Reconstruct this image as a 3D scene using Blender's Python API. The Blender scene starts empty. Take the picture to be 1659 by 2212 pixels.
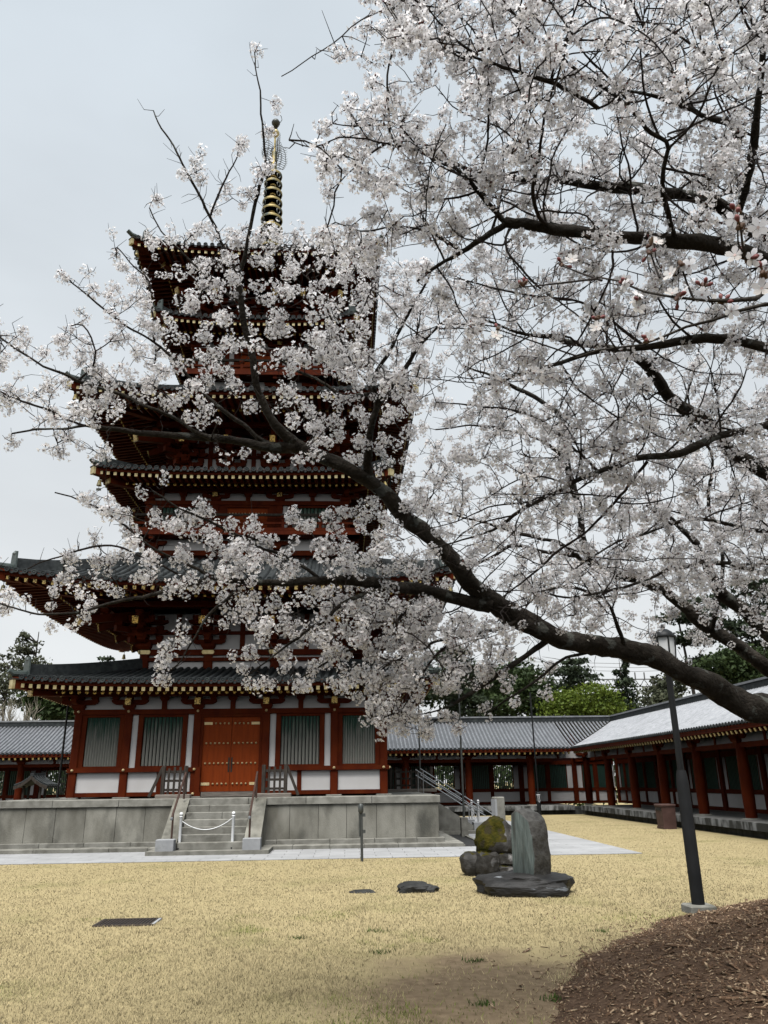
import bpy, math, random
import numpy as np
from mathutils import Vector, Matrix
random.seed(7); rng = np.random.default_rng(7)
SC = bpy.context.scene; COL = SC.collection
R = math.radians
# ------------------------------------------------------------------ camera
CAM = np.array([3.9511, -33.4814, 1.8497]); YAW, PITCH, ROLL, FPX = .0506, .3330, -.0128, 1681.58
FW, FH = 1659., 2212.
def cam_axes():
    fw = np.array([math.sin(YAW)*math.cos(PITCH), math.cos(YAW)*math.cos(PITCH), math.sin(PITCH)])
    r0 = np.array([math.cos(YAW), -math.sin(YAW), 0]); u0 = np.cross(r0, fw)
    return r0*math.cos(ROLL)+u0*math.sin(ROLL), -r0*math.sin(ROLL)+u0*math.cos(ROLL), fw
CR, CU, CF = cam_axes()
cd = bpy.data.cameras.new('camera'); cam = bpy.data.objects.new('camera', cd); COL.objects.link(cam)
cam.matrix_world = Matrix(((CR[0], CU[0], -CF[0], CAM[0]), (CR[1], CU[1], -CF[1], CAM[1]), (CR[2], CU[2], -CF[2], CAM[2]), (0, 0, 0, 1)))
cd.sensor_fit = 'VERTICAL'; cd.sensor_height = 36; cd.lens = 36*FPX/FH; cd.clip_end = 2000; cd.clip_start = .05
SC.camera = cam
def at(x, y, z):                      # a point seen at (x, y), z metres into the scene
    return CAM + z*(CF + CR*(x-FW/2)/FPX + CU*(FH/2-y)/FPX)
def to_px(P):
    d = np.asarray(P)-CAM; z = d@CF
    return np.stack([FW/2+FPX*(d@CR)/z, FH/2-FPX*(d@CU)/z, z], -1)
# ------------------------------------------------------------------ world, sun, exposure
SUN_EL, SUN_AZ = 64, 195              # azimuth from +Y clockwise: the bright part of the cloud is behind the camera
w = bpy.data.worlds.new('World'); SC.world = w; w.use_nodes = True
nt = w.node_tree; nt.nodes.clear()
def wn(t, **k):
    n = nt.nodes.new(t)
    for a, b in k.items(): setattr(n, a, b)
    return n
o = wn('ShaderNodeOutputWorld'); bg = wn('ShaderNodeBackground'); sky = wn('ShaderNodeTexSky', sky_type='NISHITA', sun_disc=False)
sky.sun_elevation = R(SUN_EL); sky.sun_rotation = R(SUN_AZ); sky.air_density = 1.2; sky.dust_density = 4
tc = wn('ShaderNodeTexCoord'); sep = wn('ShaderNodeSeparateXYZ'); ramp = wn('ShaderNodeValToRGB')
nz = wn('ShaderNodeTexNoise'); nz.inputs['Scale'].default_value = 2.2; nz.inputs['Detail'].default_value = 4; nz.inputs['Roughness'].default_value = .5
mp = wn('ShaderNodeMapping'); mp.inputs['Scale'].default_value = (1, 1, 2.6)
ramp.color_ramp.elements[0].position = 0; ramp.color_ramp.elements[0].color = (8.3, 8.45, 8.5, 1)
ramp.color_ramp.elements[1].position = .75; ramp.color_ramp.elements[1].color = (6.5, 7.15, 7.7, 1)
cl = wn('ShaderNodeMapRange'); cl.inputs[1].default_value = .3; cl.inputs[2].default_value = .7; cl.inputs[3].default_value = .92; cl.inputs[4].default_value = 1.07
mul = wn('ShaderNodeMixRGB', blend_type='MULTIPLY'); mul.inputs[0].default_value = 1
mix = wn('ShaderNodeMixRGB'); mix.inputs[0].default_value = .93
L = nt.links.new
L(tc.outputs['Generated'], sep.inputs[0]); L(sep.outputs['Z'], ramp.inputs[0])
L(tc.outputs['Generated'], mp.inputs[0]); L(mp.outputs[0], nz.inputs['Vector']); L(nz.outputs[0], cl.inputs[0])
L(ramp.outputs[0], mul.inputs[1]); L(cl.outputs[0], mul.inputs[2])
L(sky.outputs[0], mix.inputs[1]); L(mul.outputs[0], mix.inputs[2]); L(mix.outputs[0], bg.inputs[0]); L(bg.outputs[0], o.inputs[0])
bg.inputs[1].default_value = .0302
sl = bpy.data.lights.new('sun', 'SUN'); sl.energy = 1.5; sl.angle = R(40); sl.color = (1, .985, .965)
so = bpy.data.objects.new('sun', sl); COL.objects.link(so)
sd = Vector((math.sin(R(SUN_AZ))*math.cos(R(SUN_EL)), math.cos(R(SUN_AZ))*math.cos(R(SUN_EL)), math.sin(R(SUN_EL))))
so.rotation_euler = sd.to_track_quat('Z', 'Y').to_euler()
vs = SC.view_settings; vs.view_transform = 'Standard'; vs.look = 'None'; vs.exposure = 1.8; vs.gamma = 1; vs.use_curve_mapping = False
SC.cycles.max_bounces = 6; SC.cycles.diffuse_bounces = 0; SC.cycles.transparent_max_bounces = 4
# ------------------------------------------------------------------ materials
MATS = {}
def mat(key, c1, c2=None, rough=.6, scale=6., metal=0., spec=.5, bump=0., bscale=None, detail=5., coord='Object', stretch=(1, 1, 1), rnd=0., lo=.35, hi=.65, c3=None, s3=1.5, l3=.52, h3=.62, trans=0.):
    m = bpy.data.materials.new(key); m.use_nodes = True; n = m.node_tree.nodes; k = m.node_tree.links.new
    b = n['Principled BSDF']; b.inputs['Roughness'].default_value = rough; b.inputs['Metallic'].default_value = metal
    b.inputs['Specular IOR Level'].default_value = spec
    c2 = c2 or c1
    t = n.new('ShaderNodeTexCoord'); mpn = n.new('ShaderNodeMapping'); mpn.inputs['Scale'].default_value = stretch
    if coord == 'World':
        g = n.new('ShaderNodeNewGeometry'); k(g.outputs['Position'], mpn.inputs[0])
    else: k(t.outputs[coord], mpn.inputs[0])
    x = n.new('ShaderNodeTexNoise'); x.inputs['Scale'].default_value = scale; x.inputs['Detail'].default_value = detail; k(mpn.outputs[0], x.inputs['Vector'])
    r = n.new('ShaderNodeMapRange'); r.inputs[1].default_value = lo; r.inputs[2].default_value = hi; k(x.outputs[0], r.inputs[0])
    mx = n.new('ShaderNodeMixRGB'); mx.inputs[1].default_value = (*c1, 1); mx.inputs[2].default_value = (*c2, 1); k(r.outputs[0], mx.inputs[0])
    out = mx.outputs[0]
    if c3:
        x3 = n.new('ShaderNodeTexNoise'); x3.inputs['Scale'].default_value = s3; x3.inputs['Detail'].default_value = 6; k(mpn.outputs[0], x3.inputs['Vector'])
        r3 = n.new('ShaderNodeMapRange'); r3.inputs[1].default_value = l3; r3.inputs[2].default_value = h3; k(x3.outputs[0], r3.inputs[0])
        m3 = n.new('ShaderNodeMixRGB'); k(out, m3.inputs[1]); m3.inputs[2].default_value = (*c3, 1); k(r3.outputs[0], m3.inputs[0]); out = m3.outputs[0]
    if rnd:
        oi = n.new('ShaderNodeObjectInfo'); rr = n.new('ShaderNodeMapRange'); rr.inputs[3].default_value = 1-rnd; rr.inputs[4].default_value = 1+rnd
        k(oi.outputs['Random'], rr.inputs[0]); mm = n.new('ShaderNodeMixRGB'); mm.blend_type = 'MULTIPLY'; mm.inputs[0].default_value = 1
        k(out, mm.inputs[1]); k(rr.outputs[0], mm.inputs[2]); out = mm.outputs[0]
    k(out, b.inputs['Base Color'])
    if bump:
        bn = n.new('ShaderNodeTexNoise'); bn.inputs['Scale'].default_value = bscale or scale*4; bn.inputs['Detail'].default_value = 6; k(mpn.outputs[0], bn.inputs['Vector'])
        bp = n.new('ShaderNodeBump'); bp.inputs['Strength'].default_value = bump; bp.inputs['Distance'].default_value = .03
        k(bn.outputs[0], bp.inputs['Height']); k(bp.outputs[0], b.inputs['Normal'])
    if trans:
        tr = n.new('ShaderNodeBsdfTranslucent'); k(out, tr.inputs[0]); ms = n.new('ShaderNodeMixShader'); ms.inputs[0].default_value = trans
        k(b.outputs[0], ms.inputs[1]); k(tr.outputs[0], ms.inputs[2]); k(ms.outputs[0], n['Material Output'].inputs[0])
    MATS[key] = m; return m
mat('red', (0.07164, 0.008561, 0.0008736), (0.1118, 0.01616, 0.001572), .7, 3, spec=.12, bump=.1, stretch=(1, 1, .5), coord='World', c3=(.115, .022, .003), s3=2.2, l3=.58, h3=.78)
mat('door', (.215, .034, .0035), (.27, .045, .005), .65, 2.5, spec=.15, bump=.08, stretch=(6, 1, .5), coord='World')
mat('white', (0.7038, 0.6772, 0.6552), (0.6417, 0.6105, 0.5846), .9, 1.2, spec=.1, coord='World')
mat('gold', (0.576, 0.486, 0.27), (0.414, 0.324, 0.153), .4, 9, metal=.6, coord='World', detail=3)
mat('goldlace', (0.522, 0.378, 0.135), (0.0315, 0.0198, 0.0108), .4, 26, metal=.6, coord='World', lo=.5, hi=.56, detail=1)
mat('studgold', (.80, .64, .36), (.66, .48, .22), .45, 9, metal=.15, coord='World')
mat('patina', (0.0595, 0.0765, 0.068), (0.306, 0.238, 0.0935), .5, 2.2, metal=.6, coord='World', lo=.34, hi=.5)
mat('bronze', (.035, .042, .04), (.06, .06, .05), .5, 4, metal=.5)
mat('tile', (.017, .020, .021), (.036, .041, .042), .75, 7, spec=.25, bump=.25, coord='World', c3=(.055, .062, .06), s3=2.6, l3=.55, h3=.7)
mat('tilegreen', (0.035, 0.049, 0.0455), (0.063, 0.0805, 0.0735), .5, 7, bump=.2, coord='World')
mat('ctile', (.175, .182, .192), (.265, .272, .285), .45, 5, metal=.45, spec=.6, bump=.05, coord='World', c3=(.13, .135, .145), s3=.9, l3=.55, h3=.8)
mat('cpan', (.06, .064, .07), (.13, .135, .145), .45, 20, spec=.5, bump=.6, coord='World')
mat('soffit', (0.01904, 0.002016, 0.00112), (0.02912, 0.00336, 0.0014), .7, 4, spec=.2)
mat('oldwood', (0.02925, 0.0225, 0.018), (0.0585, 0.0495, 0.0405), .8, 5, spec=.2, bump=.3, stretch=(5, 5, .6), coord='World')
mat('greywood', (.15, .13, .11), (.24, .21, .18), .8, 5, spec=.2, bump=.3, stretch=(.6, 5, 5), coord='World')
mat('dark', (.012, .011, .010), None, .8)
mat('granite', (0.1435, 0.1362, 0.1109), (0.2778, 0.2667, 0.2271), .8, 1.8, spec=.2, bump=.35, bscale=45, coord='World', rnd=.08, c3=(.085, .083, .07), s3=1.3, l3=.52, h3=.68, stretch=(1, 1, .45))
mat('stone', (0.1634, 0.1565, 0.1333), (0.2666, 0.258, 0.2253), .8, 3, spec=.3, bump=.3, bscale=50, coord='World', rnd=.1, c3=(.12, .115, .095), s3=2.3, l3=.55, h3=.72)
mat('concrete', (0.2805, 0.2848, 0.289), (0.3485, 0.3527, 0.357), .85, 3, spec=.3, bump=.2, bscale=60, coord='World', c3=(.25, .25, .24), s3=4, l3=.58, h3=.75)
mat('paving', (0.2992, 0.2992, 0.2992), (0.3608, 0.3608, 0.3608), .8, 1.2, spec=.3, bump=.15, bscale=50, coord='World', rnd=.06)
mat('joint', (.10, .095, .085), (.14, .13, .11), .9, 6, coord='World')
mat('platform', (0.1445, 0.1403, 0.1275), (0.2295, 0.2253, 0.2125), .7, 1.2, spec=.4, bump=.2, coord='World', c3=(.10, .098, .09), s3=2.2, l3=.55, h3=.7)
mat('platedge', (.045, .045, .04), (.30, .30, .285), .8, 3.5, spec=.3, bump=.3, coord='World', stretch=(1, 1, .35), lo=.42, hi=.62)
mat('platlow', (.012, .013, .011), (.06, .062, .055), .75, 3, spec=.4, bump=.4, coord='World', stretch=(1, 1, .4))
mat('rock', (0.012, 0.0105, 0.00825), (0.04125, 0.0375, 0.03225), .7, 4.5, spec=.4, bump=.9, bscale=11, c3=(.22, .21, .20), s3=3.2, l3=.60, h3=.68)
mat('rockflat', (0.012, 0.012, 0.0108), (0.033, 0.033, 0.03), .7, 5, spec=.4, bump=.7, bscale=12)
mat('rockglint', (0.0054, 0.0048, 0.0042), (0.018, 0.0168, 0.0156), .6, 4, spec=.35, bump=.7, bscale=9, stretch=(.7, .7, 3.5), c3=(.20, .21, .22), s3=2.6, l3=.62, h3=.67)  # dark rock; pale patches in the colour stand for wet highlights
mat('stele', (0.0765, 0.0972, 0.0873), (0.1575, 0.1827, 0.1683), .55, 5, spec=.4, bump=.3, bscale=14, stretch=(6, 6, .6), c3=(.045, .05, .045), s3=1.4, l3=.52, h3=.68)
mat('steledark', (0.0225, 0.0195, 0.0165), (0.06375, 0.06, 0.0525), .6, 6, spec=.4, bump=.8, bscale=12)
mat('moss', (0.021, 0.0216, 0.0024), (0.051, 0.042, 0.0054), .95, 9, spec=.1, bump=1., bscale=22, c3=(.03, .025, .012), s3=7, l3=.52, h3=.62)
mat('black', (.006, .0065, .007), (.010, .011, .012), .5, 3, spec=.25)
mat('blacklow', (.008, .0085, .009), (.014, .0145, .0155), .65, 3, spec=.2)
mat('lampglass', (.62, .63, .62), (.72, .72, .70), .35, 3)
mat('brownmetal', (.075, .040, .032), (.105, .058, .047), .6, 4, spec=.35)
mat('plainwhite', (.8, .8, .79), (.74, .74, .73), .5, 6)
mat('rubber', (.008, .008, .008), None, .6)
mat('steel', (.30, .31, .32), (.38, .39, .40), .35, 5, metal=.6)
mat('railbrown', (.045, .020, .014), (.06, .03, .02), .5, 5)
mat('poleg', (.05, .055, .052), (.075, .08, .075), .45, 5, metal=.3)
mat('bark', (0.0176, 0.014, 0.0104), (0.0464, 0.0384, 0.0296), .85, 9, spec=.2, bump=.9, bscale=30, coord='World', c3=(.10, .10, .085), s3=5.5, l3=.585, h3=.63)
mat('twig', (.014, .010, .008), (.030, .022, .018), .8, 12, spec=.2, coord='World')
mat('calyx', (.07, .028, .016), (.10, .055, .022), .7, 30, coord='World')
mat('bud', (.22, .045, .045), (.40, .16, .15), .6, 30, coord='World', trans=.3)
mat('petal', (.94, .905, .90), (.97, .95, .945), .8, 5, spec=.1, coord='World', trans=.58)
mat('petalheart', (.70, .50, .47), (.76, .62, .55), .8, 40, coord='World')
mat('leafdark', (.018, .032, .010), (.045, .068, .020), .7, 1.1, spec=.2, coord='World', trans=.12)
mat('leafpine', (.020, .032, .016), (.045, .06, .032), .7, 1.3, spec=.2, coord='World', trans=.1)
mat('leafolive', (.06, .07, .04), (.11, .115, .07), .7, 1.1, spec=.2, coord='World', trans=.12)
mat('leafbright', (.062, .10, .010), (.125, .165, .022), .6, .8, spec=.2, coord='World', trans=.25)
mat('palebark', (.20, .175, .13), (.30, .265, .20), .85, 3, coord='World')
mat('rust', (.03, .022, .018), (.055, .04, .03), .7, 8)
mat('chip', (.085, .048, .028), (.21, .13, .08), .85, 60, spec=.15, coord='World', c3=(.46, .34, .22), s3=23, l3=.535, h3=.60)
mat('chipbed', (.06, .036, .023), (.125, .08, .052), .95, 14, spec=.1, bump=1., bscale=30, coord='World')
mat('gantry', (.12, .12, .115), None, .6)
def sun_faded():                      # green paint worn to grey wood towards the sill, on the lattice bars
    m = mat('lattice', (.055, .135, .10), (.04, .10, .075), .7, 5, spec=.2, stretch=(14, 14, .7), coord='World')
    n = m.node_tree.nodes; k = m.node_tree.links.new; b = n['Principled BSDF']; src = b.inputs['Base Color'].links[0].from_socket
    tcn = n.new('ShaderNodeTexCoord'); sp = n.new('ShaderNodeSeparateXYZ'); k(tcn.outputs['Generated'], sp.inputs[0])
    g = n.new('ShaderNodeNewGeometry'); mp2 = n.new('ShaderNodeMapping'); mp2.inputs['Scale'].default_value = (9, 9, .5); k(g.outputs['Position'], mp2.inputs[0])
    nn = n.new('ShaderNodeTexNoise'); nn.inputs['Scale'].default_value = 2.5; nn.inputs['Detail'].default_value = 5; k(mp2.outputs[0], nn.inputs['Vector'])
    ad = n.new('ShaderNodeMath'); ad.operation = 'MULTIPLY_ADD'; ad.inputs[1].default_value = 1.3; k(nn.outputs[0], ad.inputs[0]); k(sp.outputs['Z'], ad.inputs[2])
    mr = n.new('ShaderNodeMapRange'); mr.inputs[1].default_value = 1.12; mr.inputs[2].default_value = 1.55; k(ad.outputs[0], mr.inputs[0])
    mx = n.new('ShaderNodeMixRGB'); mx.inputs[1].default_value = (.40, .39, .34, 1); k(src, mx.inputs[2]); k(mr.outputs[0], mx.inputs[0]); k(mx.outputs[0], b.inputs['Base Color'])
sun_faded()
mat('latgreen', (.010, .04, .028), (.016, .055, .038), .6, 4, coord='World')
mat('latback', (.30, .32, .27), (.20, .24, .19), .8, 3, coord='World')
def attr_mat(key, rough=.9, trans=.15):
    m = bpy.data.materials.new(key); m.use_nodes = True; n = m.node_tree.nodes; k = m.node_tree.links.new; b = n['Principled BSDF']
    a = n.new('ShaderNodeVertexColor'); a.layer_name = 'col'; k(a.outputs[0], b.inputs['Base Color']); b.inputs['Roughness'].default_value = rough; b.inputs['Specular IOR Level'].default_value = .15
    tr = n.new('ShaderNodeBsdfTranslucent'); k(a.outputs[0], tr.inputs[0]); ms = n.new('ShaderNodeMixShader'); ms.inputs[0].default_value = trans
    k(b.outputs[0], ms.inputs[1]); k(tr.outputs[0], ms.inputs[2]); k(ms.outputs[0], n['Material Output'].inputs[0]); MATS[key] = m
attr_mat('blade', trans=.35)
# ------------------------------------------------------------------ mesh helpers
class MB:
    def __init__(s): s.v = []; s.f = []; s.m = []
    def add(s, vs, fs, m):
        o = len(s.v); s.v += [tuple(map(float, v)) for v in vs]; s.f += [tuple(i+o for i in f) for f in fs]; s.m += [m]*len(fs); return s
    def hexa(s, v8, m): return s.add(v8, [(0, 3, 2, 1), (4, 5, 6, 7), (0, 1, 5, 4), (1, 2, 6, 5), (2, 3, 7, 6), (3, 0, 4, 7)], m)
    def box(s, x0, x1, y0, y1, z0, z1, m):
        return s.hexa([(x0, y0, z0), (x1, y0, z0), (x1, y1, z0), (x0, y1, z0), (x0, y0, z1), (x1, y0, z1), (x1, y1, z1), (x0, y1, z1)], m)
    def bev(s, x0, x1, y0, y1, z0, z1, b, m):       # box with chamfered upright and top edges
        r = lambda i, z: [(x0+i, y0+i+b, z), (x0+i+b, y0+i, z), (x1-i-b, y0+i, z), (x1-i, y0+i+b, z), (x1-i, y1-i-b, z), (x1-i-b, y1-i, z), (x0+i+b, y1-i, z), (x0+i, y1-i-b, z)]
        vs = r(0, z0)+r(0, z1-b)+r(b, z1); fs = [(i, (i+1) % 8, (i+1) % 8+8, i+8) for i in range(8)]+[(i+8, (i+1) % 8+8, (i+1) % 8+16, i+16) for i in range(8)]+[tuple(range(16, 24)), tuple(range(7, -1, -1))]
        return s.add(vs, fs, m)
    def beam(s, a, b, wd, ht, m):                   # box between two points, upright section
        a = Vector(a); b = Vector(b); d = (b-a).normalized(); sd_ = d.cross(Vector((0, 0, 1)))
        sd_ = sd_.normalized() if sd_.length > 1e-4 else Vector((1, 0, 0)); up = sd_.cross(d)
        q = lambda p: [p-sd_*wd/2-up*ht/2, p+sd_*wd/2-up*ht/2, p+sd_*wd/2+up*ht/2, p-sd_*wd/2+up*ht/2]
        A, B = q(a), q(b); return s.add(A+B, [(0, 3, 2, 1), (4, 5, 6, 7), (0, 1, 5, 4), (1, 2, 6, 5), (2, 3, 7, 6), (3, 0, 4, 7)][::1], m)
    def prism(s, poly, y0, y1, m):                  # xz outline pushed along y
        n = len(poly); vs = [(x, y0, z) for x, z in poly]+[(x, y1, z) for x, z in poly]
        return s.add(vs, [tuple(range(n)), tuple(range(2*n-1, n-1, -1))]+[(i, i+n, (i+1) % n+n, (i+1) % n) for i in range(n)], m)
    def tube(s, pts, rad, n, m, caps=True):
        pts = [Vector(p) for p in pts]; N = len(pts); rad = rad if hasattr(rad, '__len__') else [rad]*N; vs = []; ref = None
        for i, p in enumerate(pts):
            d = (pts[min(i+1, N-1)]-pts[max(i-1, 0)]).normalized()
            if ref is None: ref = d.orthogonal().normalized()
            ref = (ref-d*ref.dot(d)); ref = ref.normalized() if ref.length > 1e-5 else d.orthogonal().normalized(); b = d.cross(ref)
            vs += [p+(ref*math.cos(2*math.pi*j/n)+b*math.sin(2*math.pi*j/n))*rad[i] for j in range(n)]
        fs = [(i*n+j, i*n+(j+1) % n, (i+1)*n+(j+1) % n, (i+1)*n+j) for i in range(N-1) for j in range(n)]
        if caps: fs += [tuple(range(n-1, -1, -1)), tuple(range((N-1)*n, N*n))]
        return s.add(vs, fs, m)
    def lathe(s, prof, n, m, c=(0, 0, 0), axis='z'):
        vs = []
        for r_, z in prof:
            for j in range(n):
                a = 2*math.pi*(j+.5)/n; x, y = r_*math.cos(a), r_*math.sin(a)
                vs.append((c[0]+x, c[1]+y, c[2]+z) if axis == 'z' else (c[0]+x, c[1]-z, c[2]+y))
        N = len(prof); fs = [(i*n+j, i*n+(j+1) % n, (i+1)*n+(j+1) % n, (i+1)*n+j) for i in range(N-1) for j in range(n)]+[tuple(range(n-1, -1, -1)), tuple(range((N-1)*n, N*n))]
        return s.add(vs, fs, m)
    def sweep(s, pts, wd, ht, m):                   # upright rectangular section along a path, foot on the path
        pts = [Vector(p) for p in pts]; N = len(pts); vs = []
        wd = wd if hasattr(wd, '__len__') else [wd]*N; ht = ht if hasattr(ht, '__len__') else [ht]*N
        for i, p in enumerate(pts):
            d = pts[min(i+1, N-1)]-pts[max(i-1, 0)]; sd_ = Vector((d.y, -d.x, 0)).normalized()*wd[i]/2; up = Vector((0, 0, ht[i]))
            vs += [p-sd_, p+sd_, p+sd_*.8+up, p-sd_*.8+up]
        fs = [(i*4+j, i*4+(j+1) % 4, i*4+4+(j+1) % 4, i*4+4+j) for i in range(N-1) for j in range(4)]+[(3, 2, 1, 0), (N*4-4, N*4-3, N*4-2, N*4-1)]
        return s.add(vs, fs, m)
    def grid(s, fn, us, vs_, m):
        n = len(us); pts = [fn(u, v) for v in vs_ for u in us]
        return s.add(pts, [(j*n+i, j*n+i+1, j*n+n+i+1, j*n+n+i) for j in range(len(vs_)-1) for i in range(n-1)], m)
    def ext(s, o, M=None):
        k = len(s.v); s.v += [tuple(M@Vector(v)) for v in o.v] if M is not None else o.v; s.f += [tuple(i+k for i in f) for f in o.f]; s.m += o.m; return s
    def mesh(s, name, smooth=None):
        me = bpy.data.meshes.new(name); me.from_pydata(s.v, [], s.f); keys = sorted(set(s.m)); ix = {k: i for i, k in enumerate(keys)}
        for k in keys: me.materials.append(MATS[k])
        if len(keys) > 1: me.polygons.foreach_set('material_index', [ix[k] for k in s.m])
        if smooth:
            me.polygons.foreach_set('use_smooth', [True]*len(s.f)); me.set_sharp_from_angle(angle=R(smooth))
        me.update(); return me
    def obj(s, name, parent=None, smooth=None, loc=None, rz=0):
        return link(name, s.mesh(name, smooth), parent, loc, rz)
def link(name, me, parent=None, loc=None, rz=0):
    ob = bpy.data.objects.new(name, me); COL.objects.link(ob); ob.parent = parent
    if loc is not None: ob.location = loc
    if rz: ob.rotation_euler = (0, 0, rz)
    return ob
def tag(o, label=None, cat=None, group=None, kind=None):
    for k, v in (('label', label), ('category', cat), ('group', group), ('kind', kind)):
        if v: o[k] = v
    return o
def thing(name, label, cat, loc=(0, 0, 0), rz=0, group=None):
    return tag(link(name, None, None, loc, rz), label, cat, group)
def np_mesh(name, V, Fv, nside, mats, mi=None, smooth=False, col=None):
    me = bpy.data.meshes.new(name); nf = len(Fv)
    me.vertices.add(len(V)); me.vertices.foreach_set('co', np.ascontiguousarray(V, np.float32).ravel())
    me.loops.add(nf*nside); me.loops.foreach_set('vertex_index', np.ascontiguousarray(Fv, np.int32).ravel())
    me.polygons.add(nf); me.polygons.foreach_set('loop_start', np.arange(0, nf*nside, nside, dtype=np.int32))
    for m in mats: me.materials.append(MATS[m])
    if mi is not None: me.polygons.foreach_set('material_index', np.ascontiguousarray(mi, np.int32))
    if smooth: me.polygons.foreach_set('use_smooth', np.ones(nf, bool))
    if col is not None:
        ca = me.color_attributes.new('col', 'FLOAT_COLOR', 'POINT'); ca.data.foreach_set('color', np.concatenate([col, np.ones((len(col), 1))], 1).astype(np.float32).ravel())
    me.update(calc_edges=True); me.validate(); return me
def rand_rot(n):
    q = rng.normal(size=(n, 4)); q /= np.linalg.norm(q, axis=1)[:, None]; a, b, c, d = q.T
    return np.stack([np.stack([1-2*(c*c+d*d), 2*(b*c-a*d), 2*(b*d+a*c)], -1), np.stack([2*(b*c+a*d), 1-2*(b*b+d*d), 2*(c*d-a*b)], -1), np.stack([2*(b*d-a*c), 2*(c*d+a*b), 1-2*(b*b+c*c)], -1)], 1)
def frange(a, b, n): return [a+(b-a)*i/(n-1) for i in range(n)]
GZ = -.1
# ================================================================== GROUND
def ground_material():
    m = bpy.data.materials.new('drylawn'); m.use_nodes = True; n = m.node_tree.nodes; k = m.node_tree.links.new; b = n['Principled BSDF']
    b.inputs['Roughness'].default_value = .95; b.inputs['Specular IOR Level'].default_value = .1
    g = n.new('ShaderNodeNewGeometry')
    def noise(sc, det=5):
        x = n.new('ShaderNodeTexNoise'); x.inputs['Scale'].default_value = sc; x.inputs['Detail'].default_value = det; k(g.outputs['Position'], x.inputs['Vector']); return x.outputs[0]
    def rng_(src, a, b_):
        r = n.new('ShaderNodeMapRange'); r.inputs[1].default_value = a; r.inputs[2].default_value = b_; k(src, r.inputs[0]); return r.outputs[0]
    def mixc(f, a, c):
        x = n.new('ShaderNodeMixRGB'); k(f, x.inputs[0])
        for i, v in ((1, a), (2, c)):
            if isinstance(v, tuple): x.inputs[i].default_value = (*v, 1)
            else: k(v, x.inputs[i])
        return x.outputs[0]
    base = mixc(rng_(noise(1.3), .35, .65), (.42, .345, .19), (.37, .30, .16))
    base = mixc(rng_(noise(38, 3), .35, .7), base, (.34, .275, .145))
    base = mixc(rng_(noise(.55), .56, .72), base, (.27, .235, .11))
    mp_ = n.new('ShaderNodeMapping'); mp_.inputs['Location'].default_value = (-5.35/1.5, 25.0/1.9, 0); mp_.inputs['Scale'].default_value = (1/1.5, 1/1.9, 0); k(g.outputs['Position'], mp_.inputs[0])
    ln = n.new('ShaderNodeVectorMath'); ln.operation = 'LENGTH'; k(mp_.outputs[0], ln.inputs[0])
    ad = n.new('ShaderNodeMath'); ad.operation = 'MULTIPLY_ADD'; ad.inputs[1].default_value = 1.3; k(noise(1.1), ad.inputs[0]); k(ln.outputs['Value'], ad.inputs[2])
    soil = mixc(rng_(noise(9), .3, .7), (.15, .108, .066), (.24, .178, .112))
    base = mixc(rng_(ad.outputs[0], 1.3, 2.0), soil, base)
    k(base, b.inputs['Base Color'])
    bp = n.new('ShaderNodeBump'); bp.inputs['Strength'].default_value = .5; bp.inputs['Distance'].default_value = .03; k(noise(60), bp.inputs['Height']); k(bp.outputs[0], b.inputs['Normal'])
    MATS['drylawn'] = m
ground_material()
S = 600
tag(MB().add([(-S, -S, GZ), (S, -S, GZ), (S, S, GZ), (-S, S, GZ)], [(0, 1, 2, 3)], 'drylawn').obj('lawn'), 'flat lawn of dry straw-coloured grass', None, None, 'structure')
pav = tag(MB().box(-18, 12.05, -10.75, -7.3, GZ-.05, GZ+.004, 'joint').box(8.42, 12.05, -7.3, 13.2, GZ-.05, GZ+.005, 'joint').obj('pavement'), 'pale grey slab paving around the pagoda platform', None, None, 'structure')
sm = [MB().bev(.006, a-.006, .006, .44, 0, .02, .006, 'paving').mesh('paving_slab') for a in (.86,)]
for r_ in range(7):
    x = -18-(.43 if r_ % 2 else 0)
    while x < 11.2:
        if x > -12.5: link('paving_slab', sm[0], pav, (x, -10.73+r_*.45, GZ))
        if x+.86 >= 11.2: MB().bev(x+.866, 12.03, .006, .44, 0, .02, .006, 'paving').obj('paving_slab', pav, None, (0, -10.73+r_*.45, GZ))
        x += .86
sb = MB().bev(.006, 1.19, .006, 1.19, 0, .02, .006, 'paving').mesh('paving_slab')
for i in range(3):
    for j in range(17): link('paving_slab', sb, pav, (8.44+i*1.2, -7.5+j*1.2, GZ+.001))
# open gutter beside the platform
gt = MB().box(7.62, 7.68, -7.3, 9, GZ-.05, GZ+.06, 'stone').box(8.30, 8.42, -7.3, 9, GZ-.05, GZ+.05, 'stone').box(7.68, 8.30, -7.3, 9, GZ-.05, GZ+.006, 'dark')
tag(gt.obj('gutter'), 'dark open stone gutter along the pagoda platform', None, None, 'structure')
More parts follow.
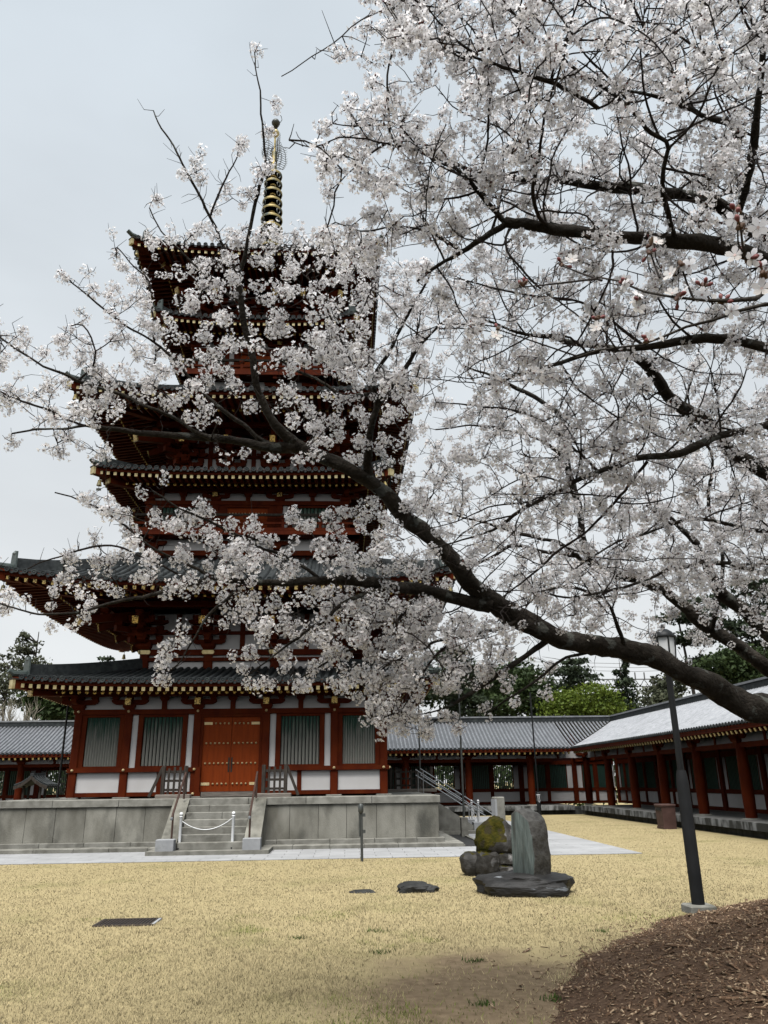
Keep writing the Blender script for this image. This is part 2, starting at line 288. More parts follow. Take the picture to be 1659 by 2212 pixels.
# ================================================================== STONE PLATFORM
plat = thing('stone_platform', 'grey granite platform with front steps carrying the red pagoda', 'platform', (0, 0, GZ))
Z = lambda z: z-GZ
PH = 6.98
MB().box(-PH+.15, PH-.15, -PH+.15, PH-.15, 0, Z(1.2), 'dark').box(-PH+.3, PH-.3, -PH+.3, PH-.3, Z(1.2), Z(1.405), 'stone').obj('core', plat)
apr = MB()
def run(a, b, step, jit):
    xs = [a]
    while xs[-1] < b-step*1.4: xs.append(xs[-1]+step*(1+random.uniform(-jit, jit)))
    return xs+[b]
def ring(name, hw, dep, z0, z1, step, jit, m, bev=.012, front_obj=True):
    others = MB()
    for k in range(4):
        xs = run(-hw, hw, step, jit)
        for a, b in zip(xs[:-1], xs[1:]):
            y0 = -hw+random.uniform(-.004, .004)
            mb = MB().bev(a+.004, b-.004, y0, -hw+dep, z0, z1+random.uniform(-.003, .003), bev, m)
            if k == 0: mb.obj(name, plat)
            else: others.ext(mb, Matrix.Rotation(k*math.pi/2, 4, 'Z'))
    tag(others.obj(name, plat), kind='stuff')
ring('apron_stone', 7.6, .62, 0, Z(.03), 1.15, .1, 'stone')
ring('ledge_stone', 7.08, .25, Z(.03), Z(.16), 1.5, .2, 'stone')
ring('face_slab', 6.92, .2, Z(.16), Z(1.195), .9, .06, 'granite', .008)
ring('cap_stone', PH, .7, Z(1.195), Z(1.41), 1.75, .25, 'stone', .015)
# front steps
NR = 7; rz_ = (1.405-.03)/NR; rd = .265
for i in range(1, NR):
    z1 = Z(1.405-i*rz_); y1 = -PH-.003-(i-1)*rd
    xs = [-.96, random.uniform(-.3, .3), .96] if i < 3 else [-.96, .96]
    for a, b in zip(xs[:-1], xs[1:]): MB().bev(a+.003, b-.003, y1-rd-.02, y1, z1-rz_+.002, z1, .014, 'stone').obj('step', plat)
yf = -PH-(NR-1)*rd
MB().box(-1.75, 1.75, yf-.5, -7.62, 0, Z(.025), 'stone').obj('landing_slab', plat)
for s in (-1, 1):
    a, b = sorted((s*.97, s*1.45))
    MB().hexa([(a, yf-.08, Z(.03)), (b, yf-.08, Z(.03)), (b, -PH-.003, Z(.03)), (a, -PH-.003, Z(.03)), (a, yf-.08, Z(.20)), (b, yf-.08, Z(.20)), (b, -PH-.003, Z(1.412)), (a, -PH-.003, Z(1.412))], 'granite').obj('cheek_stone', plat)
    c = s*1.24
    MB().bev(c-.26, c+.26, yf-.42, yf-.09, Z(.028), Z(.34), .015, 'concrete').obj('foot_block', plat)
# right-hand stair on the far side of the platform (seen in profile)
for i in range(1, NR):
    z1 = Z(1.405-i*rz_); x1 = PH+.003+(i-1)*rd
    MB().bev(x1, x1+rd+.02, -.9, .9, z1-rz_, z1, .012, 'stone').obj('step', plat)
for s in (-1, 1):
    a, b = sorted((s*.92, s*1.4)); xf = PH+(NR-1)*rd
    MB().hexa([(PH+.003, a, Z(.03)), (xf+.3, a, Z(.03)), (xf+.3, b, Z(.03)), (PH+.003, b, Z(.03)), (PH+.003, a, Z(1.40)), (xf+.3, a, Z(.2)), (xf+.3, b, Z(.2)), (PH+.003, b, Z(1.40))], 'stone').obj('cheek_stone', plat)
    MB().bev(xf+.32, xf+.72, a, b, Z(-.05), Z(.32), .015, 'concrete').obj('foot_block', plat)
MB().box(7.6, 9.3, -1.7, 1.7, 0, Z(.025), 'stone').obj('landing_slab', plat)
# ================================================================== PAGODA
pag = thing('pagoda', 'vermilion multi-tiered temple pagoda with dark tiled roofs and gold finial', 'pagoda', (0, 0, 0))
SIDE = MB()
ROT = [Matrix.Rotation(k*math.pi/2, 4, 'Z') for k in range(4)]
def PP(name, mb, k, parent=None, smooth=None):      # a piece of the front is an object; the other three sides are joined
    if k == 0: return mb.obj(name, parent or pag, smooth)
    SIDE.ext(mb, ROT[k]); return None
def nail(x, y, z, r=.05): return MB().lathe([(r, 0), (r*.85, .03), (r*.3, .06)], 8, 'studgold', (x, y, z), 'y')
def arm(Lh, h, th, y=0, z=0):
    p = [(-Lh, z+h), (-Lh, z+h*.62), (-Lh*.93, z+h*.32), (-Lh*.78, z+.03*h), (-Lh*.6, z), (Lh*.6, z), (Lh*.78, z+.03*h), (Lh*.93, z+h*.32), (Lh, z+h*.62), (Lh, z+h)]
    return MB().prism(p[::-1], y-th/2, y+th/2, 'red')
def arm_y(y_out, y_in, h, th, z, x=0):
    m = MB(); q = [(y_out, z+h), (y_out, z+h*.55), (y_out+.12, z+h*.12), (y_out+.28, z), (y_in, z), (y_in, z+h)]
    n = len(q); vs_ = [(x-th/2, a, b) for a, b in q]+[(x+th/2, a, b) for a, b in q]
    return m.add(vs_, [tuple(range(n-1, -1, -1)), tuple(range(n, 2*n))]+[(i, (i+1) % n, (i+1) % n+n, i+n) for i in range(n)], 'red')
def block(x, y, z, w_, h):
    return MB().add([(x-w_*.36, y-w_*.36, z), (x+w_*.36, y-w_*.36, z), (x+w_*.36, y+w_*.36, z), (x-w_*.36, y+w_*.36, z)]+[(x+a*w_/2, y+b*w_/2, z+q) for q in (h*.45, h) for a, b in ((-1, -1), (1, -1), (1, 1), (-1, 1))],
                    [(3, 2, 1, 0), (8, 9, 10, 11)]+[(i+o, (i+1) % 4+o, (i+1) % 4+4+o, i+4+o) for o in (0, 4) for i in range(4)], 'red')
def simple_bracket(zb, zt, Lh=.62):
    h = zt-zb; m = MB(); m.ext(block(0, -.05, zb, .40, h*.38)); m.ext(arm(Lh, h*.36, .17, -.07, zb+h*.36))
    for x in (-Lh*.8, 0, Lh*.8): m.ext(block(x, -.07, zb+h*.72, .22, h*.28))
    return m
def facade(hw, xs, z0, zsill, zmid, zhead, zp, door, low, cw=.27, wins=(), name='lower'):
    y = -hw
    for k in range(4):
        for x in xs:
            if x == xs[-1] and k: pass
            m = MB().bev(x-cw/2, x+cw/2, y-cw/2, y+cw/2, z0, zhead+.02, .03, 'red')
            if abs(x) == hw and k in (1, 3): continue
            PP('column', m, k)
        ex = hw+.16
        if low:
            for p, q in ((-hw+.14, xs[1]-.14), (xs[1]+.14, xs[2]-.1), (xs[3]+.1, xs[4]-.14), (xs[4]+.14, hw-.14)): PP('sill_beam', MB().box(p, q, y-.10, y+.1, z0+.02, zsill, 'red'), k)
            dx = 1.18
            for s in (-1, 1):
                a, b = sorted((s*ex, s*(dx-.19)))
                wb = MB().box(a, b, y-.19, y-.02, zmid-.07, zmid+.07, 'red')
                PP('waist_beam', wb, k)
            for x in xs:
                for zz in (zmid, zhead-.07):
                    if zz == zmid and abs(x) < 1.3: continue
                    yy = y-.19 if zz == zmid else y-.17
                    PP('nail_cover', nail(x, yy, zz), k)
        PP('head_beam', MB().box(-ex, ex, y-.165, y+.1, zhead-.17, zhead, 'red'), k)
        for i in range(len(xs)-1):
            a, b = xs[i]+cw/2-.02, xs[i+1]-cw/2+.02; c = (a+b)/2; kind = wins[i]
            if low and kind != 'door':
                segs = [(a, b)] if kind == 'end' else [(a, c-.07), (c+.07, b)]
                for p, q in segs: PP('plaster_panel', MB().box(p, q, y-.03, y+.05, zsill-.02, zmid-.06, 'white'), k)
                if kind != 'end': PP('strut', MB().box(c-.075, c+.075, y-.07, y+.06, zsill-.01, zmid-.06, 'red'), k)
            # opening
            zb, zt = (zmid+.07 if low else z0+.05), zhead-.17
            if kind == 'door':
                d = .97 if low else .80
                for s in (-1, 1):
                    p, q = sorted((s*d, s*(b-c)))
                    PP('door_frame', MB().box(c+p, c+q, y-.09, y+.1, z0+.03, zt, 'red'), k)
                    if low:
                        PP('door_frame', MB().box(c+s*1.06-.09, c+s*1.06+.09, y-.20, y-.085, z0+.14, zmid+.05, 'red'), k)
                        PP('sill_beam', MB().box(*sorted((c+s*.93, c+s*1.5)), y-.2, y-.03, z0, z0+.14, 'red').ext(nail(c+s*1.18, y-.2, z0+.08)), k)
                        PP('nail_cover', nail(c+s*1.18, y-.2, zmid), k)
                PP('lintel', MB().box(c-d-.1, c+d+.1, y-.12, y+.08, zt-.1, zt+.01, 'red'), k)
                PP('threshold', MB().box(c-.9, c+.9, y-.22, y+.05, z0-.02, z0+.13, 'greywood' if low else 'red'), k)
                zd0, zd1 = z0+.14, zt-.1
                for s in (-1, 1):
                    p, q = sorted((s*.006, s*d)); leaf = PP('door', MB().box(c+p, c+q, y-.03, y+.05, zd0, zd1, 'door'), k)
                    rows = (.10, .37, .64, .91) if low else (.75,)
                    for ri, fz in enumerate(rows):
                        zz = zd0+(zd1-zd0)*fz; strap = low and ri in (0, 3)
                        nx = 6
                        for j in range(nx):
                            if strap and j >= 4: continue
                            PP('stud', nail(c+s*(.11+j*.148)*d/.97, y-.03, zz, .036), k, leaf)
                        if strap: PP('hinge_plate', MB().bev(*sorted((c+s*.67, c+s*.955)), y-.045, y-.028, zz-.045, zz+.045, .004, 'studgold'), k, leaf)
                    if low: PP('lock_plate', MB().box(*sorted((c+s*.02, c+s*.075)), y-.036, y-.028, zd0+.62, zd0+1.1, 'oldwood'), k, leaf)
            else:
                if kind == 'wide':
                    for s in (-1, 1):
                        p, q = sorted((s*(b-c), s*((b-c)-.235))); PP('plaster_panel', MB().box(c+p, c+q, y-.03, y+.05, zb, zt, 'white'), k)
                    fo = (b-c)-.225
                else: fo = b-c
                fi = fo-.17
                win = PP('window', MB().box(c-fo, c-fi, y-.08, y+.08, zb, zt, 'red').box(c+fi, c+fo, y-.08, y+.08, zb, zt, 'red').box(c-fi, c+fi, y-.078, y+.08, zt-.09, zt, 'red').box(c-fi, c+fi, y-.082, y+.08, zb, zb+.06, 'red')
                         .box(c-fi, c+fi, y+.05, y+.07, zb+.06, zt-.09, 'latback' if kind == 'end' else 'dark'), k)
                nb = 11 if kind == 'wide' else 13; bw = 2*fi/nb
                for j in range(nb):
                    xc = c-fi+bw*(j+.5); r_ = bw*(.36 if kind == 'wide' else .47)
                    PP('lattice_bar', MB().add([(xc-r_, y+.03, zb+.05), (xc, y-.045, zb+.05), (xc+r_, y+.03, zb+.05), (xc-r_, y+.03, zt-.08), (xc, y-.045, zt-.08), (xc+r_, y+.03, zt-.08)], [(0, 1, 4, 3), (1, 2, 5, 4), (2, 0, 3, 5), (2, 1, 0), (3, 4, 5)], 'lattice'), k, win)
            # plaster above the head beam, between the brackets
            PP('plaster_panel', MB().box(xs[i]-.02, xs[i+1]-.0, y-.02, y+.05, zhead+.003, zp, 'white'), k)
            if kind != 'end': PP('strut', MB().box(c-.085, c+.085, y-.10, y+.04, zhead, zp, 'red').ext(block(c, y-.06, zp-.16, .3, .16)), k)
        for x in xs:
            if abs(x) == hw and k in (1, 3): pass
            Lh = .62 if low else .55
            br = MB().ext(simple_bracket(zhead, zp, Lh), Matrix.Translation((x, y, 0)))
            if abs(x) < hw: br.box(x-.085, x+.085, y-.36, y-.1, zhead+(zp-zhead)*.34, zhead+(zp-zhead)*.76, 'red').box(x-.10, x+.10, y-.374, y-.358, zhead+(zp-zhead)*.30, zhead+(zp-zhead)*.80, 'goldlace')
            PP('bracket', br, k)
        PP('purlin', MB().box(-ex, ex, y-.20, y+.02, zp, zp+.17, 'red'), k)
    # solid body behind the walls
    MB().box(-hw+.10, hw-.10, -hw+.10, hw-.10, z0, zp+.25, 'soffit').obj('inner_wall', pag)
def roof(hw, zs, lift, hwt, zt, sp, rb, hww, bell=True, cur=.28):
    top = MB(); ze = zs+.25; he = hw+.12
    wt = lambda t: he+(hwt-he)*t
    def sz(x, t): return ze+(zt-ze)*((1-cur)*t+cur*t*t)+lift*(min(1.05, abs(x)/hw))**3*max(0, 1-t)**1.6
    def uz(x, d): return zs+.085+.14*d+lift*(min(1.05, abs(x)/hw))**3*max(0, 1-d/(hw-hww))**1.4
    for k in range(4):
        g = MB().grid(lambda u, t: (u*wt(t), -wt(t), sz(u*wt(t), t)), frange(-1, 1, 25), frange(0, 1, 7), 'tile')
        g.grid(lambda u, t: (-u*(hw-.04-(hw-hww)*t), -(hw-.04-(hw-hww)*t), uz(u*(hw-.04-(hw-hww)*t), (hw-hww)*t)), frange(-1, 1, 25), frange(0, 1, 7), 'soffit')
        # red eave board and the thin edge between tile and board
        us = frange(-1, 1, 25)
        for (a0, a1, h0, h1, mm) in ((hw+.03, hw-.12, .085, .20, 'red'), (he, he-.06, .19, .262, 'red')):
            bd = MB()
            for u0, u1 in zip(us[:-1], us[1:]):
                q = lambda u, w_, h: (u*w_, -w_, zs+h+lift*abs(u*w_/hw)**3)
                bd.hexa([q(u0, a0, h0), q(u1, a0, h0), q(u1, a1, h0), q(u0, a1, h0), q(u0, a0, h1), q(u1, a0, h1), q(u1, a1, h1), q(u0, a1, h1)], mm)
            g.ext(bd)
        # beam over the ends of the lower rafters
        w1 = hw-rb+.03
        for u0, u1 in zip(us[:-1], us[1:]):
            q = lambda u, w_, h: (u*w_, -w_, uz(u*w_, hw-w_)+h)
            g.hexa([q(u0, w1, -.14), q(u1, w1, -.14), q(u1, w1-.12, -.14), q(u0, w1-.12, -.14), q(u0, w1, .01), q(u1, w1, .01), q(u1, w1-.12, .01), q(u0, w1-.12, .01)], 'red')
        top.ext(g, ROT[k])
    root = top.obj('roof', pag)
    side = {'tile_row': MB(), 'rafter': MB(), 'hip': MB()}
    n = int(2*hw/sp)
    for k in range(4):
        for i in range(n):
            x = (i-(n-1)/2)*sp
            # cover tile row
            tm = min(1, (he-abs(x))/(he-hwt)) if abs(x) > hwt else 1
            if tm > .05:
                m = MB(); ts = frange(-.012, tm, 6); prof = [(-.085, -.02), (-.078, .045), (-.04, .085), (.04, .085), (.078, .045), (.085, -.02)]; vs_ = []
                for t in ts: vs_ += [(x+a, -wt(t), sz(x, t)+b) for a, b in prof]
                m.add(vs_, [(q*6+j, q*6+j+1, q*6+7+j, q*6+6+j) for q in range(5) for j in range(5)], 'tile')
                m.lathe([(.092, 0), (.092, .05), (.066, .052), (.06, .035), (.03, .035), (.02, .05)], 10, 'tile', (x, -wt(-.012)+.02, sz(x, 0)+.02), 'y')
                dz = [0, -.05, -.066, -.05, 0]
                if abs(x)+sp < he: m.add([(x+sp*(.2+.6*j/4), -he-.012, sz(x+sp*.5, 0)+.03+dz[j]*.6) for j in range(5)]+[(x+sp*(.2+.6*j/4), -he-.012, sz(x+sp*.5, 0)-.035+dz[j]) for j in range(5)], [(5+j, 6+j, 1+j, j) for j in range(4)], 'tile')
                if k == 0: m.obj('tile_row', root, 40)
                else: side['tile_row'].ext(m, ROT[k])
            # flying rafter with square gold end
            d1 = min(rb+.25, hw-abs(x)-.05)
            if d1 > .12:
                q = lambda d, zo, xo: (x+xo, -(hw-d), uz(x, d)-.085+zo)
                m = MB().hexa([q(0, -.068, -.055), q(0, -.068, .055), q(d1, -.068, .055), q(d1, -.068, -.055), q(0, .068, -.055), q(0, .068, .055), q(d1, .068, .055), q(d1, .068, -.055)], 'red')
                yy = -hw-.012; zc = uz(x, 0)-.085; m.box(x-.056, x+.056, yy, -hw+.03, zc-.060, zc+.066, 'goldlace' if hw > 7.2 else 'gold')
                if k == 0: m.obj('flying_rafter', root)
                else: side['rafter'].ext(m, ROT[k])
            if abs(x) < hw-rb-.12:
                d2 = min(hw-hww, hw-abs(x)-.02)
                a = Vector((x, -(hw-rb), uz(x, rb)-.215)); b = Vector((x, -(hw-d2), uz(x, d2)-.10))
                m = MB().tube([a, b], .062, 6, 'red'); m.lathe([(.064, -.03), (.064, .012), (.05, .018)], 8, 'goldlace', tuple(a), 'y')
                if k == 0: m.obj('base_rafter', root, 40)
                else: side['rafter'].ext(m, ROT[k])
    for k in range(4):
        # hip ridge with an end ornament and an upswept tail
        hp = [(-wt(t), -wt(t), sz(wt(t), t)) for t in frange(.10, 1, 9)]
        m = MB().sweep([Vector(p)+Vector((0, 0, .04)) for p in hp], .24, .30, 'tile')
        m.sweep([Vector(p)+Vector((0, 0, .33)) for p in hp], .17, .10, 'tile')
        p0 = Vector(hp[0]); dg = Vector((-1, -1, 0)).normalized()
        m.sweep([p0+dg*.02+Vector((0, 0, .02)), p0+dg*.07+Vector((0, 0, .02))], .46, .62, 'tilegreen')
        m.lathe([(.02, .0), (.09, .02), (.06, .09), (.01, .14)], 8, 'tilegreen', tuple(p0+dg*.04+Vector((0, 0, .55))))
        tl = [(-wt(t), -wt(t), sz(wt(t), t)+.05) for t in (.10, .05, 0, -.03)]; tl[3] = (tl[3][0], tl[3][1], tl[3][2]+.10)
        m.tube([Vector(p)+Vector((0, 0, .06)) for p in tl], [.11, .11, .10, .09], 8, 'tilegreen')
        # corner rafter
        c0 = Vector((-(hw+.10), -(hw+.10), zs+lift*1.02+.02)); c1 = Vector((-hww, -hww, uz(0, hw-hww)-.12)); cm = c0.lerp(c1, .42)+Vector((0, 0, -.16*lift-.02))
        m.beam(c0, cm, .23, .26, 'red'); m.beam(cm+Vector((-.3, -.3, -.17)), c1+Vector((0, 0, -.1)), .25, .26, 'red')
        m.beam(c0+dg*.05, c0-dg*.04, .25, .28, 'gold'); m.beam(c0+dg*.06+Vector((0, 0, .17)), c0-dg*.6+Vector((0, 0, .16)), .33, .05, 'oldwood')
        e2 = cm+Vector((-.3, -.3, -.17)); m.beam(e2+dg*.03, e2-dg*.02, .27, .28, 'goldlace')
        if k == 0: m.obj('hip_ridge', root, 40)
        elif k == 1: MB().ext(m, ROT[1]).obj('hip_ridge', root, 40)
        else: side['hip'].ext(m, ROT[k])
        if bell:
            b = MB(); q = c0-dg*.3+Vector((0, 0, -.14))
            b.tube([q, q-Vector((0, 0, .16))], .012, 5, 'bronze'); b.lathe([(.03, 0), (.06, -.02), (.075, -.13), (.10, -.24), (.085, -.24)][::-1], 8, 'patina', tuple(q-Vector((0, 0, .15))))
            z_ = q-Vector((0, 0, .39)); b.tube([z_, z_-Vector((0, 0, .12))], .01, 4, 'bronze'); b.box(z_.x-.09, z_.x+.09, z_.y-.006, z_.y+.006, z_.z-.2, z_.z-.10, 'bronze')
            (MB().ext(b, ROT[k])).obj('wind_bell', root)
    tag(side['tile_row'].obj('side_tile_rows', root, 40), kind='stuff'); tag(side['rafter'].obj('side_rafters', root), kind='stuff'); tag(side['hip'].obj('rear_hips', root, 40), kind='stuff')
    return root
def big_bracket(z0, zt, out, sc_=1.):              # three-stepped bracket set carrying the deep eaves; origin on the wall plane
    m = MB(); h = zt-z0; s = h/3.; b = s*.36
    m.ext(block(0, -.08, z0, .5*sc_, s*.55))
    for i in range(3):
        zz = z0+s*.45+i*s*.82
        m.ext(arm(.62*sc_+.18*(i > 0), b, .19, -.10, zz))
        for x in (-.52*sc_, 0, .52*sc_): m.ext(block(x, -.10, zz+b, .25*sc_, s*.34))
        yo = -.10-out*(i+1)/3
        m.ext(arm_y(yo-.12, .1, b*1.05, .20, zz+.003))
        m.ext(block(0, yo+.04, zz+b, .25*sc_, s*.34))
        if i < 2: m.ext(arm(.46*sc_, b*.9, .17, yo+.04, zz+b+s*.30)); [m.ext(block(x, yo+.04, zz+b*1.9+s*.30, .22*sc_, s*.25)) for x in (-.36*sc_, .36*sc_)]
    return m
def core(hw, xs, z0, beams, zt, out, goldz, tail):  # body between a lean-to roof and the main eaves above it
    y = -hw
    for k in range(4):
        for x in xs: PP('column', MB().bev(x-.17, x+.17, y-.12, y+.17, z0, beams[-1][1], .03, 'red'), k)
        PP('plaster_panel', MB().box(-hw+.1, hw-.1, y-.0, y+.06, z0, zt+.2, 'white'), k)
        for a, b in beams: PP('beam', MB().box(-hw-.14, hw+.14, y-.16, y+.03, a, b, 'red'), k)
        if goldz:
            for x in xs: PP('gold_plate', MB().add([(x-.24, y-.185, goldz), (x-.2, y-.185, goldz-.075), (x+.2, y-.185, goldz-.075), (x+.24, y-.185, goldz), (x+.2, y-.185, goldz+.075), (x-.2, y-.185, goldz+.075)]+[(x+a, y-.15, goldz+b) for a, b in ((-.24, 0), (-.2, -.075), (.2, -.075), (.24, 0), (.2, .075), (-.2, .075))],
                                                       [(0, 1, 2, 3, 4, 5)]+[(i, i+6, (i+1) % 6+6, (i+1) % 6) for i in range(6)], 'gold'), k)
        zb = beams[-1][1]
        for i, x in enumerate(xs):
            m = MB().ext(big_bracket(zb, zt, out), Matrix.Translation((x, y, 0)))
            if abs(x) < hw or True:
                m.beam((x, y-out-.55, tail), (x, y+.2, tail+.62), .19, .24, 'red'); m.beam((x, y-out-.585, tail-.008), (x, y-out-.54, tail+.003), .21, .27, 'goldlace')
            if abs(x) == hw and k in (0, 1, 2, 3) and x > 0:
                dgx = MB(); t_ = out*1.25
                dgx.beam((x+t_+.35, y-t_-.35, tail-.05), (x-.2, y+.2, tail+.6), .24, .28, 'red'); dgx.beam((x+t_+.38, y-t_-.38, tail-.058), (x+t_+.34, y-t_-.34, tail-.045), .26, .31, 'goldlace')
                for i2 in range(3):
                    t2 = out*(i2+1)/3; zz = zb+(zt-zb)/3*(.45+i2*.82); dgx.beam((x+t2+.1, y-t2-.1, zz+.1), (x-.1, y+.1, zz+.1), .2, .2, 'red'); dgx.ext(block(x+t2, y-t2, zz+.2, .3, .16))
                m.ext(dgx)
            PP('bracket', m, k)
        for i in range(len(xs)-1):
            c = (xs[i]+xs[i+1])/2; PP('strut', MB().box(c-.09, c+.09, y-.07, y+.04, zb, zt, 'red'), k)
        zz = zb+(zt-zb)*.42; PP('beam', MB().box(-hw-.3, hw+.3, y-.09, y+.04, zz, zz+.13, 'red'), k)
        PP('purlin', MB().box(-hw-out-.2, hw+out+.2, y-out-.2, y-out+.02, zt+.02, zt+.2, 'red'), k)
    MB().box(-hw+.1, hw-.1, -hw+.1, hw-.1, z0, zt+.6, 'soffit').obj('inner_wall', pag)
def balcony(hw, zf, zr, hb):
    for k in range(4):
        y = -hw
        m = MB().box(-hw-.08, hw+.08, y-.10, y+hw-hb, zf-.16, zf, 'red'); PP('balcony_floor', m, k)
        PP('balcony_rail', MB().box(-hw-.42, hw+.42, y-.05, y+.05, zr-.045, zr+.045, 'oldwood'), k)
        PP('balcony_rail', MB().box(-hw-.1, hw+.1, y-.04, y+.04, zf+(zr-zf)*.42, zf+(zr-zf)*.42+.09, 'red'), k)
        PP('balcony_rail', MB().box(-hw-.3, hw+.3, y-.06, y+.06, zf+.02, zf+.13, 'red'), k)
        nx = max(3, int(hw*2/1.6))
        for i in range(nx): x = -hw+2*hw*(i+1)/(nx+1); PP('baluster', MB().box(x-.05, x+.05, y-.045, y+.045, zf+.12, zr-.04, 'red').ext(block(x, y, zr-.16, .19, .11)), k)
        m = MB().bev(-hw-.07, -hw+.07, y-.07, y+.07, zf, zr+.10, .015, 'red').lathe([(.06, 0), (.085, .06), (.05, .12), (.01, .16)], 8, 'gold', (-hw, y, zr+.1))
        m.box(-hw-.085, -hw+.085, y-.085, y+.085, zf+.13, zf+.22, 'gold').box(-hw-.083, -hw+.083, y-.083, y+.083, zr-.17, zr-.08, 'gold'); PP('balcony_post', m, k)
        # brackets and white strip carrying the balcony
        PP('plaster_panel', MB().box(-hb+.2, hb-.2, -hb+.15, -hb+.25, zf-.75, zf-.15, 'white'), k)
        for i in range(4):
            x = -hb+.3+(2*hb-.6)*i/3; PP('bracket', MB().ext(arm(.5, .16, .16, -hb+.05, zf-.42), Matrix.Translation((x, 0, 0))).ext(block(x, -hb+.05, zf-.6, .36, .2)).box(x-.08, x+.08, y-.02, -hb+.1, zf-.30, zf-.16, 'red'), k)
        PP('beam', MB().box(-hb, hb, -hb+.08, -hb+.2, zf-.82, zf-.62, 'red'), k)
    MB().box(-hb+.26, hb-.26, -hb+.26, hb-.26, zf-1.2, zf-.02, 'soffit').obj('inner_wall', pag)
X5 = [-5.25, -3.55, -1.18, 1.18, 3.55, 5.25]
facade(5.25, X5, 1.45, 1.60, 2.31, 4.31, 4.76, True, True, wins=('end', 'wide', 'door', 'wide', 'end'))
for x in X5: MB().bev(x-.27, x+.27, -5.25-.27, -5.25+.27, 1.40, 1.452, .02, 'stone').obj('base_stone', pag)
roof(6.88, 4.82, .16, 3.62, 5.92, .262, .85, 5.2, bell=False, cur=.15)
X4 = lambda a, b: [-a, -b, b, a]
core(3.62, X4(3.62, 1.25), 5.9, [(6.20, 6.33), (6.42, 6.63)], 8.0, 1.25, 6.53, 7.45)
roof(7.62, 8.07, .40, 3.5, 10.25, .30, 1.35, 3.4)
balcony(4.37, 11.12, 11.79, 3.9)
facade(3.88, X4(3.88, 1.27), 11.14, 11.2, 11.3, 12.50, 12.86, True, False, cw=.26, wins=('wide', 'door', 'wide'))
roof(5.55, 12.91, .17, 2.72, 13.75, .262, .75, 3.85, cur=.15)
core(2.72, X4(2.72, .93), 13.7, [(13.72, 13.9), (14.0, 14.2)], 15.75, 1.15, 14.1, 15.05)
roof(6.5, 15.84, .36, 2.6, 18.0, .286, 1.2, 2.6)
balcony(3.22, 18.75, 19.32, 2.75)
facade(2.75, X4(2.75, .95), 18.77, 18.8, 18.9, 20.1, 20.45, True, False, cw=.24, wins=('wide', 'door', 'wide'))
roof(4.25, 20.5, .30, 1.9, 21.2, .25, .7, 2.7, cur=.15)
core(1.95, X4(1.95, .7), 21.1, [(21.15, 21.3), (21.4, 21.58)], 23.0, 1.05, 21.5, 22.6)
roof(5.2, 23.4, .38, .55, 26.35, .285, 1.05, 1.9, cur=.25)
tag(SIDE.obj('side_walls', pag), kind='stuff')
# finial
fin = MB().box(-.6, .6, -.6, .6, 26.1, 26.75, 'patina').lathe([(.62, 0), (.6, .15), (.45, .34), (.25, .46), (.2, .6)], 16, 'patina', (0, 0, 26.75)).obj('finial', pag, 40)
MB().lathe([(.13, 26.9), (.12, 30), (.10, 32.6), (.16, 32.65), (.14, 33.9), (.06, 33.95), (.05, 34.9), (.05, 35.5)], 10, 'patina', ).obj('shaft', fin, 40)
for i, z in enumerate([27.62, 28.22, 28.85, 29.43, 29.98, 30.52, 31.12, 31.72, 32.3]):
    r_ = .62-.165*i/8; m = MB()
    m.lathe([(r_-.03, -.05), (r_, -.07), (r_+.015, 0), (r_, .07), (r_-.03, .05), (r_-.03, -.05)], 20, 'patina', (0, 0, z))
    m.lathe([(.15, -.1), (.2, 0), (.15, .1)], 10, 'gold', (0, 0, z))
    for a in range(6):
        c_, s_ = math.cos(a*math.pi/3), math.sin(a*math.pi/3); m.beam((0, 0, z-.02), (c_*(r_-.02), s_*(r_-.02), z-.02), .05, .05, 'patina')
    for a in range(4):
        an = a*math.pi/2+.75; c_, s_ = math.cos(an), math.sin(an); q = Vector((c_*r_, s_*r_, z-.09)); tn = Vector((-s_, c_, 0))
        m.tube([q, q+tn*.10-Vector((0, 0, .10)), q+tn*.08-Vector((0, 0, .24)), q-Vector((0, 0, .33))], [.02, .025, .025, .015], 4, 'bronze')
        m.tube([q, q-tn*.10-Vector((0, 0, .10)), q-tn*.08-Vector((0, 0, .24)), q-Vector((0, 0, .33))], [.02, .025, .025, .015], 4, 'bronze')
    m.obj('ring', fin, 40)
for a in range(4):
    m = MB(); an = a*math.pi/2+.5; c_, s_ = math.cos(an), math.sin(an)
    def P2(x, z): return (c_*x, s_*x, z)
    m.tube([P2(.1, 32.85), P2(.5, 33.0), P2(.68, 33.5), P2(.62, 34.1), P2(.42, 34.55)], [.018, .02, .02, .018, .012], 5, 'bronze')
    m.tube([P2(.12, 33.1), P2(.36, 33.3), P2(.44, 33.8), P2(.3, 34.3)], [.016, .018, .016, .01], 5, 'bronze')
    for j in range(11):
        z = 32.95+j*.15; w_ = .68*math.sin(min(1, .35+(z-32.8)/1.6)*math.pi*.62); m.tube([P2(.12, z), P2(w_*.5, z+.06), P2(w_, z+.02), P2(w_+.1, z+.16)], [.012, .015, .014, .006], 4, 'bronze')
        m.tube([P2(w_*.45, z+.03), P2(w_*.62, z+.16), P2(w_*.55, z+.30)], [.012, .012, .005], 4, 'bronze')
    m.obj('flame_panel', fin)
for z, r_, mm in ((35.2, .23, 'gold'), (35.92, .23, 'bronze')):
    MB().lathe([(.03, -r_), (r_*.6, -r_*.8), (r_, -r_*.2), (r_, r_*.2), (r_*.7, r_*.7), (.04, r_*1.05)], 12, mm, (0, 0, z)).obj('jewel_ball', fin, 60)
